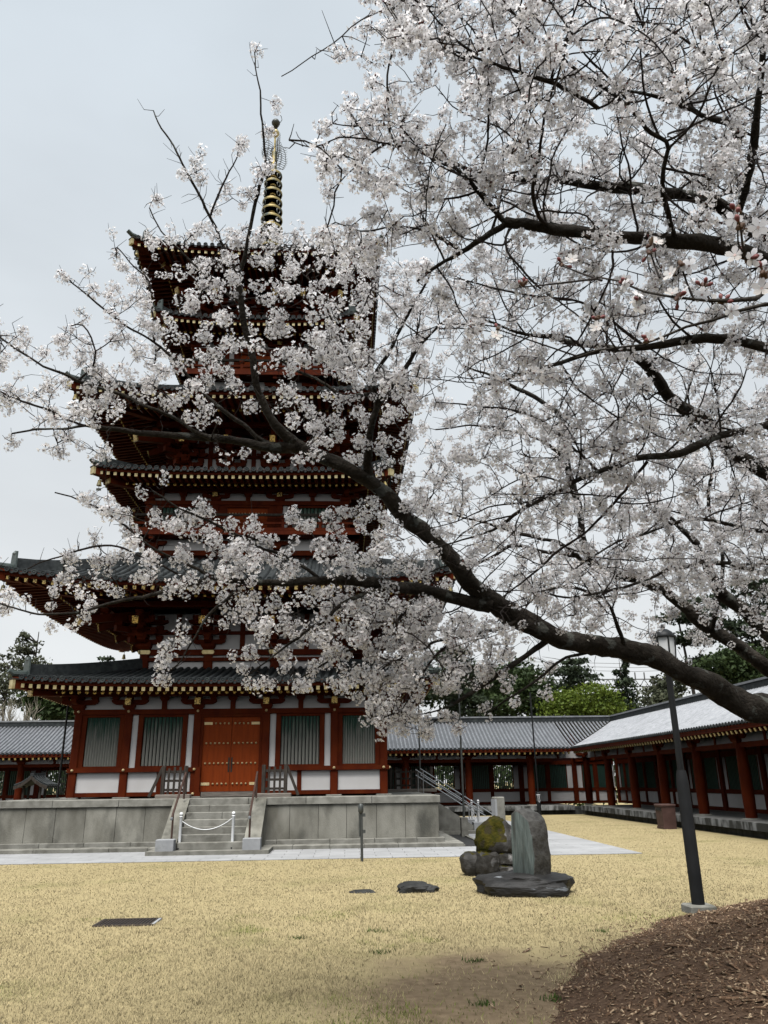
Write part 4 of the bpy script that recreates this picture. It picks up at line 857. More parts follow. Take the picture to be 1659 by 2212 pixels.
# pollarded bare tree
f = on_y(30, 1560, 32); t = thing('bare_tree', 'leafless pale-barked tree with upright cut branches above the corridor roof', 'tree', (f[0], 32, GZ), 0, 'trees beyond the corridors')
m = MB().tube([(0, 0, 0), (0, 0, 4)], [.3, .24], 8, 'palebark'); mt = MB()
for i in range(13):
    a = random.uniform(-1.35, 1.35); h = random.uniform(2.6, 5.2); q = [(0, 0, 3+random.uniform(0, 1.2)), (a*.9, random.uniform(-.4, .4), 4.8), (a*1.7, random.uniform(-.6, .6), 4.8+h*.6)]
    m.tube(q, [.13, .09, .03], 6, 'palebark')
    for j in range(16):
        s = random.uniform(.2, 1); b = Vector(q[1]).lerp(Vector(q[2]), s); e = b+Vector((random.uniform(-.7, .7), random.uniform(-.5, .5), random.uniform(.6, 1.6))); mt.tube([b, b.lerp(e, .5)+Vector((random.uniform(-.12, .12), 0, 0)), e], [.025, .018, .006], 4, 'palebark')
m.obj('trunk', t, 60); tag(mt.obj('shoots', t), kind='stuff')
# railway gantry
g0, g1 = on_y(1195, 1478, 58), on_y(1412, 1478, 58); t = thing('railway_gantry', 'grey steel lattice gantry of the railway beyond the corridor', 'gantry', (0, 58, GZ))
zt, zb2 = g0[2]-GZ+.5, g0[2]-GZ-.35
MB().beam((g0[0], 0, zt), (g1[0], 0, zt), .12, .12, 'gantry').obj('top_chord', t); MB().beam((g0[0], 0, zb2), (g1[0], 0, zb2), .12, .12, 'gantry').obj('bottom_chord', t)
nn_ = 22
for i in range(nn_):
    a, b = g0[0]+(g1[0]-g0[0])*i/nn_, g0[0]+(g1[0]-g0[0])*(i+1)/nn_; MB().beam((a, 0, zb2 if i % 2 else zt), (b, 0, zt if i % 2 else zb2), .07, .07, 'gantry').obj('brace', t)
MB().box(g1[0]-.15, g1[0]+.15, -.15, .15, 0, zt+.3, 'gantry').obj('mast', t); MB().box(g0[0]-.15, g0[0]+.15, -.15, .15, 0, zt+.3, 'gantry').obj('mast', t)
for i in range(4): x = g1[0]-1-i*1.1; MB().box(x-.06, x+.06, -.06, .06, zt, zt+.8, 'gantry').obj('insulator', t)
for i in range(3):
    z = zt+.9+i*.45; tag(MB().tube([(g0[0]-14, 58, z+GZ+.6), (g1[0]-2, 58, z+GZ), (g1[0]+40, 58, z+GZ+1.2)], .03, 4, 'gantry').obj('overhead_wire'), ('lowest', 'middle', 'topmost')[i]+' of the three thin wires strung above the railway gantry', 'wire', 'overhead wires')
# ================================================================== MOUND, CHIPS, GRASS
MC = np.array([11.0, -26.8])
def mound_h(x, y):
    u, v = np.sqrt(((x-MC[0])/5.7)**2+.004), np.sqrt(((y-MC[1])/np.where(y > MC[1], 7.4, 9.))**2+.004)
    r_ = (u**1.45+v**1.45)**(1/1.45)+.02*np.sin(x*2.7+y*1.9)*np.sin(y*2.3-x); h = 1.35*np.clip(1-r_, 0, None)**1.05
    return h+(.06*np.sin(x*2.1+y)*np.cos(y*1.7-x)+.03*np.sin(x*5+1)*np.sin(y*4.3))*np.clip(h*3, 0, 1)
mm = MB().grid(lambda u, v: (u, v, GZ-.03+float(mound_h(np.float64(u), np.float64(v)))+(.012 if mound_h(np.float64(u), np.float64(v)) > 0 else 0)), frange(5.0, 17, 90), frange(-37, -18.8, 120), 'chipbed').obj('mound', None, 80)
tag(mm, 'low mound of brown wood-chip mulch around the cherry tree', None, None, 'structure')
n = 26000; xy = np.stack([rng.uniform(5.2, 11.0, n*2), rng.uniform(-28.5, -19.0, n*2)], -1); hh = mound_h(xy[:, 0], xy[:, 1]); keep = (hh > .004) & (rng.random(n*2) < .35+hh)
xy, hh = xy[keep][:n], hh[keep][:n]
stray = np.stack([rng.uniform(4.6, 10, 6000), rng.uniform(-27.5, -19, 6000)], -1); stray = stray[(mound_h(stray[:, 0]+rng.exponential(.35, 6000), stray[:, 1]-rng.exponential(.3, 6000)) > .02) & (mound_h(stray[:, 0], stray[:, 1]) < .02)]; xy = np.concatenate([xy, stray]); hh = np.concatenate([hh, np.maximum(0.02, mound_h(stray[:, 0], stray[:, 1]))]); n = len(xy)
L_ = rng.lognormal(math.log(.020), .6, n); base = np.array([(-1, -.22, -.12), (1, -.16, -.1), (.9, .22, -.1), (-.9, .2, -.12), (-.9, -.15, .12), (.85, -.2, .1), (1, .12, .12), (-1, .18, .1)])
M = rand_rot(n); M[:, :, 2] *= .6; M[:, 2, :] *= .55
V = np.einsum('nij,kj->nki', M, base)*L_[:, None, None]+np.stack([xy[:, 0], xy[:, 1], GZ-.02+hh+.01], -1)[:, None]
q8 = np.array([(0, 3, 2, 1), (4, 5, 6, 7), (0, 1, 5, 4), (1, 2, 6, 5), (2, 3, 7, 6), (3, 0, 4, 7)])
tag(link('wood_chips', np_mesh('wood_chips', V.reshape(-1, 3), (q8[None]+np.arange(n)[:, None, None]*8).reshape(-1, 4), 4, ['chip'])), 'loose brown wood chips covering the mound', 'wood chips', None, 'stuff')
def value_noise(x, y, s, seed=0):
    r2 = np.random.default_rng(seed); G = r2.random((256, 256)); a, b = x*s, y*s; i, j = np.floor(a).astype(int), np.floor(b).astype(int); u, v = a-i, b-j; u = u*u*(3-2*u); v = v*v*(3-2*v)
    g = lambda p, q: G[p % 256, q % 256]
    return (g(i, j)*(1-u)+g(i+1, j)*u)*(1-v)+(g(i, j+1)*(1-u)+g(i+1, j+1)*u)*v
def grass():
    # uniform in picture-free polar cells about the camera so the density falls with distance
    N = 500000; r_ = 7.0*np.exp(rng.random(N)*math.log(46/7.0)); a = rng.uniform(-.80, .62, N)+YAW
    x, y = CAM[0]+r_*np.sin(a), CAM[1]+r_*np.cos(a)
    ok = ((y < -10.8) | ((x > 12.08) & (x < 16.8) & (y < 13.6))) & (mound_h(x, y) < .05)
    rs = np.sqrt(((x-5.35)/1.5)**2+((y+25.0)/1.9)**2)+1.3*value_noise(x, y, 1.1, 5)-.6
    ok &= ~(rng.random(N) > np.clip((rs-.55)/.75, .07, 1))
    for cx, cy, rx, ry in ((.72, -20.36, .43, .3), (7.22, -18.05, .75, .5), (9.33, -20.54, .2, .2), (7.2, -15.1, .6, .45), (5.27, -17.5, .3, .18), (4.27, -17.45, .22, .12)): ok &= ((x-cx)/rx)**2+((y-cy)/ry)**2 > 1
    x, y, r_ = x[ok], y[ok], r_[ok]; n = len(x)
    h = rng.uniform(.016, .042, n)*(.8+.5*value_noise(x, y, 2.2, 2))*(1-.55*np.clip((r_-12)/16, 0, 1)); wd = .0022+.00024*r_; th = rng.uniform(0, 2*math.pi, n); ln = rng.uniform(.3, 1.5, n)*h
    d = np.stack([np.cos(th), np.sin(th), np.zeros(n)], -1); sd_ = np.stack([-d[:, 1], d[:, 0], d[:, 2]], -1); p = np.stack([x, y, np.full(n, GZ)], -1)
    V = np.stack([p-sd_*wd[:, None], p+sd_*wd[:, None], p+d*ln[:, None]+np.array([0, 0, 1])*h[:, None]], 1)
    g1 = value_noise(x, y, .8, 3)*.6+value_noise(x, y, 3.1, 4)*.4; near = np.clip((r_-8)/9, 0, 1)
    green = np.clip((g1-.60-.16*near)*5, 0, 1)*.8*(rng.random(n) < .75)
    patch = np.exp(-(((x-4.5)/.9)**2+((y+25.5)/.6)**2))+np.exp(-(((x-5.6)/.3)**2+((y+24.0)/.3)**2))+.8*np.exp(-(((x-8.6)/1.2)**2+((y+20.9)/.5)**2)); green = np.clip(green+patch*(rng.random(n) < .7), 0, 1)
    straw = np.array([.545, .462, .285])*rng.uniform(.72, 1.15, (n, 1))*np.array([1, .97, .9]); gr = np.array([.21, .25, .055])*rng.uniform(.6, 1.2, (n, 1))
    col = straw*(1-green[:, None])+gr*green[:, None]
    dark = value_noise(x, y, 9, 8) > .72; col[dark] *= .78; col *= (.84+.30*value_noise(x, y, .9, 11)*.6+.14*value_noise(x, y, .33, 12))[:, None]; worn = np.clip((value_noise(x, y, 1.7, 13)-.74)*6, 0, 1)*(rng.random(n) < .8); col = col*(1-.45*worn[:, None])+np.array([.20, .15, .085])*.45*worn[:, None]
    tag(link('grass', np_mesh('grass', V.reshape(-1, 3), np.arange(n*3).reshape(-1, 3), 3, ['blade'], col=np.repeat(col, 3, 0))), 'short dry straw-coloured grass blades of the lawn', 'grass', None, 'stuff')
    # a few greener weed tufts
    WV, WC = [], []
    for i, (cx, cy, s) in enumerate(((4.35, -21.5, .16), (4.38, -22.9, .16), (5.45, -23.5, .13), (5.2, -25.3, .12), (3.35, -21.9, .12), (5.9, -25.2, .12), (7.4, -21.9, .14))):
        k = 60; s *= .75; p = np.stack([cx+rng.normal(0, s*.6, k), cy+rng.normal(0, s*.5, k), np.full(k, GZ)], -1); th = rng.uniform(0, 6.28, k); d = np.stack([np.cos(th), np.sin(th), rng.uniform(.4, 1.5, k)], -1)*rng.uniform(.02, .045, (k, 1)); sd_ = np.stack([-d[:, 1], d[:, 0], d[:, 2]*0], -1)*.16
        V = np.stack([p-sd_, p+sd_, p+d*.6+sd_*.8, p+d], 1); c = np.repeat(np.array([[.06, .10, .022]])*rng.uniform(.6, 1.4, (k, 1)), 4, 0)
        WV.append(V.reshape(-1, 3)); WC.append(c)
    W_ = np.concatenate(WV); tag(link('weeds', np_mesh('weeds', W_, np.arange(len(W_)).reshape(-1, 4), 4, ['blade'], col=np.concatenate(WC))), 'small dark green weed tufts scattered in the dry lawn', 'weeds', None, 'stuff')
grass()
# ================================================================== CHERRY TREE
# limbs: (x, y, thickness, distance) control points followed from the limb's root to its tip
LIMBS = {
 'low': [(1900, 1640, 105, 9.0), (1760, 1565, 78, 8.8), (1659, 1534, 64, 8.7), (1600, 1520, 60, 8.65), (1560, 1498, 56, 8.6), (1500, 1462, 53, 8.5), (1450, 1438, 51, 8.45), (1400, 1416, 49, 8.4), (1340, 1403, 48, 8.35), (1300, 1396, 47, 8.3), (1200, 1374, 48, 8.2), (1100, 1325, 47, 8.1), (1020, 1265, 43, 8.0), (950, 1182, 39, 7.9), (880, 1120, 36, 7.8), (835, 1075, 36, 7.75), (770, 1022, 33, 7.7), (700, 990, 30, 7.6), (635, 958, 27, 7.5)],
 'a': [(640, 962, 26, 7.5), (590, 912, 22, 7.45), (562, 850, 18, 7.4), (545, 770, 16, 7.35), (525, 680, 14, 7.3), (515, 600, 12, 7.25), (526, 560, 10, 7.2), (548, 449, 8, 7.15), (561, 404, 7, 7.1), (575, 363, 6, 7.1), (568, 303, 5, 7.05), (563, 224, 4, 7), (549, 112, 3, 7)],
 'a2': [(516, 600, 9, 7.25), (490, 545, 8, 7.2), (450, 460, 7, 7.1), (425, 410, 6, 7.05), (400, 362, 5, 7), (370, 310, 4, 7), (345, 270, 3.4, 7), (330, 240, 3, 7)],
 'a3': [(455, 470, 5, 7.1), (470, 425, 4.5, 7.1), (490, 380, 4, 7.1), (508, 345, 3, 7.1), (512, 312, 3, 7.1)],
 'a4': [(520, 650, 8, 7.3), (470, 620, 6, 7.4), (420, 570, 5, 7.4), (370, 520, 4, 7.4), (330, 470, 3, 7.4), (322, 450, 3, 7.4)],
 'b': [(640, 965, 26, 7.5), (597, 968, 24, 7.5), (500, 950, 20, 7.4), (441, 945, 17, 7.35), (357, 940, 14, 7.3), (273, 931, 11, 7.25), (197, 921, 8, 7.2), (154, 925, 6, 7.2), (92, 927, 5, 7.15), (26, 936, 3.5, 7.1)],
 'b2': [(600, 968, 14, 7.5), (560, 948, 12, 7.5), (519, 912, 11, 7.5), (460, 869, 9, 7.5), (413, 822, 7, 7.5), (365, 765, 6, 7.5), (330, 738, 6, 7.5), (280, 708, 5, 7.4), (235, 678, 5, 7.4), (196, 643, 4, 7.4), (157, 612, 3.4, 7.4), (125, 585, 3, 7.4)],
 'b3': [(455, 946, 12, 7.3), (420, 930, 10, 7.3), (385, 908, 9, 7.3), (328, 883, 8, 7.2), (280, 859, 8, 7.2), (168, 822, 7, 7.1), (98, 792, 6, 7), (36, 755, 5, 7), (-10, 722, 4, 7), (-50, 690, 3, 7)],
 'b4': [(260, 929, 7, 7.25), (168, 915, 6, 7.2), (112, 889, 5.5, 7.2), (56, 870, 5, 7.1), (0, 846, 4, 7.1), (-40, 820, 3, 7.1)],
 'b5': [(335, 740, 5, 7.5), (330, 690, 5, 7.5), (325, 640, 4.5, 7.5), (323, 608, 4, 7.5), (282, 570, 3.4, 7.5), (254, 536, 3, 7.5)],
 'b6': [(168, 822, 5, 7.1), (205, 780, 4, 7.1), (200, 740, 4, 7.1), (175, 700, 3, 7.1), (150, 705, 3, 7.1)],
 'up': [(800, 1045, 22, 7.75), (793, 1020, 20, 7.7), (797, 958, 18, 7.6), (808, 903, 16, 7.5), (814, 882, 15, 7.5), (807, 820, 11, 7.4), (838, 764, 9, 7.3), (870, 700, 7, 7.2), (905, 640, 6, 7.1), (930, 590, 5, 7)],
 'up2': [(815, 885, 13, 7.5), (833, 850, 12, 7.45), (861, 819, 11, 7.4), (895, 763, 9, 7.3), (930, 720, 7, 7.2), (985, 670, 5, 7.1)],
 'up3': [(830, 855, 11, 7.5), (800, 851, 10, 7.6), (738, 853, 9, 7.7), (699, 825, 8, 7.7), (632, 797, 6, 7.8), (590, 770, 4, 7.8)],
 'up4': [(820, 870, 6, 7.5), (760, 780, 5, 7.6), (720, 700, 5, 7.6), (690, 630, 4, 7.6), (650, 590, 3, 7.6)],
 'mid': [(1060, 1310, 34, 8.0), (1020, 1302, 32, 8.0), (929, 1278, 29, 7.9), (850, 1264, 27, 7.8), (798, 1258, 25, 7.7), (686, 1256, 22, 7.6), (620, 1258, 17, 7.5), (558, 1259, 12, 7.4), (494, 1256, 9, 7.3), (430, 1230, 7, 7.3), (360, 1200, 6, 7.2), (300, 1160, 5, 7.2), (230, 1110, 4, 7.1), (160, 1075, 3.4, 7.1), (118, 1064, 3, 7.1)],
 'mid2': [(560, 1258, 11, 7.4), (500, 1250, 10, 7.3), (464, 1250, 9, 7.3), (392, 1271, 9, 7.3), (280, 1296, 8, 7.2), (196, 1314, 7, 7.1), (140, 1324, 6, 7.1), (92, 1327, 5, 7), (17, 1310, 4, 7), (-30, 1296, 3, 7)],
 'mid3': [(430, 1262, 6, 7.3), (330, 1215, 5, 7.2), (240, 1180, 5, 7.1), (130, 1200, 4, 7.1), (60, 1230, 3, 7.1)],
 'mid4': [(860, 1266, 13, 7.8), (795, 1280, 12, 7.6), (734, 1310, 10, 7.5), (705, 1336, 8, 7.5), (635, 1384, 6, 7.4), (564, 1435, 4, 7.3), (540, 1455, 3, 7.3)],
 'mid5': [(520, 1262, 8, 7.3), (504, 1280, 7, 7.3), (449, 1333, 6, 7.2), (411, 1394, 5, 7.2), (381, 1440, 3.4, 7.2), (362, 1452, 3, 7.2)],
 'mid6': [(700, 1256, 9, 7.6), (640, 1215, 8, 7.6), (560, 1180, 7, 7.6), (480, 1140, 6, 7.6), (390, 1100, 5, 7.5), (330, 1060, 4, 7.5)],
 'mid7': [(900, 1290, 9, 7.9), (850, 1350, 8, 7.8), (800, 1390, 7, 7.8), (740, 1410, 5, 7.7), (690, 1440, 4, 7.7), (640, 1470, 3, 7.7)],
 'hang': [(1180, 1385, 20, 8.2), (1141, 1413, 17, 8.1), (1074, 1461, 15, 8.0), (1007, 1504, 12, 7.9), (960, 1530, 5, 7.9), (900, 1545, 3, 7.9)],
 'hang2': [(1290, 1405, 10, 8.3), (1222, 1423, 9, 8.2), (1151, 1475, 7, 8.1), (1079, 1523, 5, 8.1), (1050, 1545, 3, 8.1)],
 'hang3': [(1130, 1340, 14, 8.1), (1060, 1360, 12, 7.9), (980, 1380, 9, 7.8), (900, 1400, 7, 7.8), (840, 1440, 5, 7.8)],
 'hang4': [(1080, 1458, 9, 8.0), (1010, 1440, 8, 7.9), (940, 1470, 6, 7.9), (890, 1520, 4, 7.9), (875, 1560, 3, 7.9)],
 'hang5': [(980, 1380, 8, 7.8), (930, 1430, 6, 7.8), (895, 1490, 5, 7.8), (860, 1545, 3, 7.8)],
 'hang6': [(930, 1395, 7, 7.8), (860, 1420, 6, 7.8), (800, 1470, 4, 7.8), (770, 1500, 3, 7.8)],
 'slant': [(1760, 890, 28, 6.4), (1659, 918, 24, 6.3), (1576, 934, 22, 6.3), (1464, 982, 20, 6.2), (1368, 992, 18, 6.2), (1288, 1020, 15, 6.2), (1224, 1049, 12, 6.2), (1128, 1104, 10, 6.3), (1079, 1135, 8, 6.4), (1007, 1163, 6, 6.5), (930, 1185, 4, 6.6)],
 'arc': [(1760, 780, 26, 5.6), (1659, 752, 24, 5.6), (1592, 736, 22, 5.6), (1528, 732, 21, 5.6), (1464, 736, 19, 5.7), (1416, 745, 17, 5.7), (1320, 755, 13, 5.8), (1256, 768, 11, 5.9), (1192, 790, 9, 6), (1128, 806, 7, 6.1), (1040, 832, 5, 6.2)],
 'knot': [(1790, 1110, 50, 7.4), (1659, 1020, 44, 7.3), (1576, 969, 38, 7.2), (1512, 899, 35, 7.1), (1464, 873, 34, 7.0), (1422, 825, 33, 6.9), (1394, 787, 29, 6.8), (1320, 752, 20, 6.8), (1224, 736, 14, 6.8), (1128, 720, 9, 6.9), (1040, 690, 6, 7)],
 'thick': [(1800, 640, 50, 5.8), (1659, 558, 46, 5.6), (1551, 531, 44, 5.5), (1491, 522, 40, 5.4), (1401, 516, 38, 5.4), (1311, 510, 36, 5.3), (1236, 498, 34, 5.3), (1161, 490, 32, 5.2), (1089, 483, 28, 5.2)],
 'thick_a': [(1095, 483, 15, 5.2), (1060, 445, 14, 5.2), (1016, 390, 13, 5.1), (968, 352, 12, 5.1), (904, 320, 10, 5), (852, 304, 8, 5), (843, 256, 7, 5), (836, 192, 6, 5), (840, 128, 5, 5), (849, 64, 4, 5), (852, 0, 3.5, 5)],
 'thick_b': [(1095, 483, 17, 5.2), (1048, 512, 15, 5.2), (1000, 544, 14, 5.3), (936, 582, 11, 5.4), (900, 610, 6, 5.4)],
 'thick_c': [(855, 305, 6, 5), (800, 335, 5, 5.1), (760, 370, 4, 5.1), (715, 408, 3, 5.1)],
 'thick_d': [(1000, 545, 8, 5.3), (930, 500, 7, 5.3), (850, 490, 6, 5.3), (790, 500, 5, 5.3), (725, 480, 3, 5.3)],
 'thick_e': [(845, 270, 5, 5), (800, 270, 4, 5), (760, 275, 4, 5), (720, 268, 3, 5)],
 'moss': [(1790, 640, 48, 6.4), (1659, 519, 44, 6.2), (1611, 480, 42, 6.1), (1566, 450, 40, 6.0), (1506, 423, 36, 6.0), (1431, 417, 32, 5.9), (1371, 408, 30, 5.9), (1281, 399, 26, 5.8), (1221, 389, 24, 5.8), (1161, 390, 20, 5.7), (1048, 374, 13, 5.7), (968, 344, 9, 5.6), (900, 300, 5, 5.6)],
 'rise': [(1590, 470, 24, 5.7), (1602, 435, 24, 5.6), (1620, 375, 23, 5.5), (1629, 300, 22, 5.4), (1638, 210, 20, 5.3), (1650, 90, 18, 5.2), (1660, -30, 16, 5.1), (1665, -180, 12, 5)],
 'stub': [(1525, 420, 20, 5.9), (1530, 399, 22, 5.8), (1560, 345, 24, 5.7), (1596, 290, 30, 5.6), (1581, 268, 28, 5.5), (1536, 255, 16, 5.4), (1476, 231, 13, 5.3), (1416, 207, 10, 5.2), (1340, 190, 6, 5.2), (1250, 130, 4, 5.1)],
 'cross': [(1460, 515, 15, 5.4), (1455, 495, 14, 5.3), (1443, 450, 14, 5.2), (1431, 405, 13, 5.1), (1440, 340, 14, 5.0), (1446, 321, 14, 5.0), (1401, 285, 13, 4.9), (1371, 240, 12, 4.8), (1335, 210, 11, 4.8), (1281, 174, 10, 4.7), (1236, 144, 8, 4.7), (1191, 105, 7, 4.6), (1161, 84, 6, 4.6), (1100, 20, 4, 4.5), (1060, -40, 3, 4.5)],
 'cross2': [(1446, 325, 8, 5), (1506, 249, 7, 4.9), (1536, 180, 6, 4.8), (1560, 135, 6, 4.8), (1656, 60, 5, 4.7)],
 'whip': [(1180, 485, 12, 5.2), (1163, 467, 11, 5.1), (1153, 400, 10, 4.9), (1163, 336, 9, 4.8), (1172, 272, 9, 4.7), (1188, 217, 8, 4.6), (1215, 135, 7, 4.5), (1233, 60, 6, 4.4), (1255, -20, 5, 4.3)],
 'topl': [(1290, 235, 12, 4.8), (1240, 205, 12, 4.8), (1179, 176, 12, 4.7), (1128, 157, 11, 4.7), (1064, 134, 10, 4.6), (1016, 118, 8, 4.6), (952, 102, 6, 4.6), (904, 99, 5, 4.6), (860, 80, 3, 4.6)],
 'topl2': [(1032, 122, 8, 4.6), (984, 83, 6, 4.6), (952, 48, 5, 4.5), (915, 0, 4, 4.5), (890, -40, 3, 4.5)],
 'topr': [(1476, 231, 8, 5.2), (1450, 150, 8, 5.1), (1410, 90, 7, 5), (1370, 20, 6, 4.9), (1340, -40, 5, 4.8)],
 'topr2': [(1560, 135, 6, 4.8), (1500, 100, 6, 4.7), (1440, 60, 5, 4.6), (1330, 40, 5, 4.6), (1260, 0, 4, 4.5)],
 'rear': [(1800, 1470, 52, 9.6), (1659, 1448, 44, 9.6), (1607, 1403, 40, 9.6), (1549, 1370, 36, 9.5), (1439, 1280, 30, 9.5), (1367, 1248, 27, 9.4), (1290, 1225, 25, 9.4), (1262, 1180, 23, 9.3), (1256, 1128, 22, 9.3), (1237, 1049, 20, 9.2), (1221, 979, 18, 9.1), (1211, 902, 16, 9.1), (1176, 870, 14, 9), (1128, 844, 11, 8.9), (1060, 810, 8, 8.8), (1000, 790, 5, 8.8)],
 'rear2': [(1820, 1440, 48, 9.3), (1659, 1370, 42, 9.2), (1607, 1322, 38, 9.2), (1559, 1283, 32, 9.1), (1511, 1187, 22, 9), (1460, 1130, 14, 8.9), (1400, 1090, 9, 8.8)],
 'rear3': [(1262, 1215, 13, 9.4), (1213, 1178, 12, 9.3), (1127, 1154, 10, 9.1), (1050, 1130, 8, 9), (973, 1110, 6, 8.9), (896, 1087, 4, 8.8)],
 'rear4': [(1250, 1200, 12, 9.4), (1179, 1192, 11, 9.2), (1112, 1178, 10, 9.1), (1045, 1211, 8, 9), (1011, 1226, 6, 8.9), (960, 1240, 4, 8.9)],
 'rear5': [(1225, 1000, 9, 9.1), (1180, 960, 8, 9), (1100, 930, 7, 8.9), (1020, 920, 5, 8.8), (940, 930, 4, 8.8)],
 'rear6': [(1540, 1360, 14, 9.4), (1560, 1200, 12, 9.2), (1530, 1080, 10, 9.1), (1540, 990, 9, 9), (1480, 880, 7, 9), (1500, 800, 5, 9), (1520, 700, 4, 9)],
 'diag': [(1400, 995, 9, 6.2), (1343, 1067, 8, 6.3), (1271, 1144, 8, 6.4), (1199, 1197, 7, 6.5), (1151, 1240, 6, 6.6), (1088, 1288, 4, 6.7)],
 'fill1': [(1400, 750, 9, 5.7), (1330, 700, 8, 5.8), (1240, 650, 7, 5.9), (1150, 640, 6, 6), (1060, 620, 5, 6.1), (980, 600, 4, 6.2)],
 'fill2': [(1300, 1020, 9, 6.2), (1230, 960, 8, 6.4), (1150, 900, 7, 6.6), (1060, 880, 6, 6.8), (980, 870, 4, 7)],
 'fill3': [(1659, 1150, 14, 8), (1600, 1140, 12, 8), (1500, 1120, 10, 7.8), (1400, 1150, 8, 7.7), (1320, 1180, 6, 7.6), (1240, 1230, 4, 7.6)],
 'fill4': [(1659, 1240, 14, 8.2), (1560, 1215, 12, 8), (1450, 1230, 10, 7.8), (1340, 1270, 8, 7.7), (1230, 1290, 6, 7.6), (1140, 1270, 4, 7.6)],
 'fill5': [(1350, 1400, 12, 8.3), (1330, 1340, 10, 8.2), (1300, 1290, 9, 8.1), (1220, 1270, 7, 8), (1150, 1280, 5, 8)],
 'near': [(1800, 590, 16, 1.9), (1659, 627, 15, 1.85), (1608, 656, 13, 1.8), (1544, 658, 11, 1.8), (1480, 650, 9, 1.8), (1400, 636, 7, 1.85), (1333, 611, 6, 1.9), (1285, 600, 5, 1.95)],
 'near2': [(1790, 680, 14, 2.1), (1659, 660, 12, 2.1), (1560, 690, 10, 2.1), (1450, 715, 8, 2.2), (1380, 745, 6, 2.2), (1290, 755, 5, 2.3), (1240, 770, 4, 2.3)],
 'near3': [(1760, 560, 9, 1.5), (1659, 585, 8, 1.5), (1620, 560, 6, 1.5), (1600, 510, 5, 1.45), (1594, 470, 4, 1.4)],
}
STEMS = {'stem_a': None}
def smooth_path(P, r_, step):
    P = np.array(P); r_ = np.array(r_); seg = np.linalg.norm(np.diff(P, axis=0), axis=1); T = np.concatenate([[0], np.cumsum(seg)]); n = max(3, int(T[-1]/step)+1); t = np.linspace(0, T[-1], n)
    m = np.gradient(P, T, axis=0); i = np.clip(np.searchsorted(T, t, side='right')-1, 0, len(T)-2); h = (T[i+1]-T[i])[:, None]; u = ((t-T[i])[:, None])/h
    Q = (2*u**3-3*u**2+1)*P[i]+(u**3-2*u**2+u)*h*m[i]+(-2*u**3+3*u**2)*P[i+1]+(u**3-u**2)*h*m[i+1]
    return Q, np.interp(t, T, r_)
cherry = thing('cherry_tree', 'old cherry tree in full white blossom reaching over the lawn', 'tree', (11.6, -25.3, GZ))
CO = np.array([11.6, -25.3, GZ])
def kid(name, me): return link(name, me, cherry)
def bark_tube(name, Q, r_, n, m='bark'):
    """tapered limb with an uneven girth"""
    N = len(Q); d = np.gradient(Q, axis=0); d /= np.linalg.norm(d, axis=1)[:, None]; ref = np.cross(d[0], [0.3, .2, 1]); V = []; lump = np.convolve(rng.random(N+4), np.ones(3)/3, 'same')[2:N+2]+.12
    for i in range(N):
        ref = ref-d[i]*(ref@d[i]); ref /= np.linalg.norm(ref); b = np.cross(d[i], ref); a = np.arange(n)*2*math.pi/n
        g = 1+.09*np.sin(a*2+i*.31)+.06*np.sin(a*3-i*.83)+.07*math.sin(i*.47+Q[0][0])*np.sin(a+i*.13)+rng.normal(0, .03, n)+(.16 if lump[i] > .82 else 0)*np.maximum(0, np.cos(a-i*2.1))
        V.append(Q[i]+(np.cos(a)[:, None]*ref+np.sin(a)[:, None]*b)*(r_[i]*g)[:, None])
    V = np.concatenate(V)-CO; i, j = np.meshgrid(np.arange(N-1), np.arange(n), indexing='ij'); i = i.ravel(); j = j.ravel(); jn = (j+1) % n
    return kid(name, np_mesh(name, V, np.stack([i*n+j, i*n+jn, (i+1)*n+jn, (i+1)*n+j], -1), 4, [m], smooth=True))
# trunk and two rising stems out of the mound, beyond the picture edge
low0 = at(*LIMBS['low'][0][:2], 9.0); TB = np.array([low0[0]+.75, low0[1]-.15, 0.3]); fork = np.array([low0[0]+.55, low0[1]-.1, low0[2]-.15])
TOPS = {'s1': [fork, fork+np.array([.1, .2, 1.3]), fork+np.array([-.3, .3, 2.6]), fork+np.array([-.7, .2, 4.0])], 's2': [fork, fork+np.array([-.1, -.9, 1.2]), fork+np.array([-.7, -2.0, 2.4]), fork+np.array([-1.5, -3.0, 3.4]), fork+np.array([-2.2, -3.8, 4.4])]}
Q, r_ = smooth_path([TB-np.array([0, 0, .4]), TB+np.array([.03, 0, .5]), (TB+fork)/2+np.array([.05, 0, .2]), fork, fork+np.array([-.02, 0, .15])], [.62, .48, .42, .42, .36], .12); bark_tube('trunk', Q, r_, 18)
NODES, NR_, NC_ = [], [], []
stem_nodes = []
for k, pts in TOPS.items():
    Q, r_ = smooth_path(pts, np.linspace(.30, .12, len(pts)), .15); bark_tube('stem', Q, r_, 14); stem_nodes.append(Q)
stem_nodes = np.concatenate(stem_nodes)
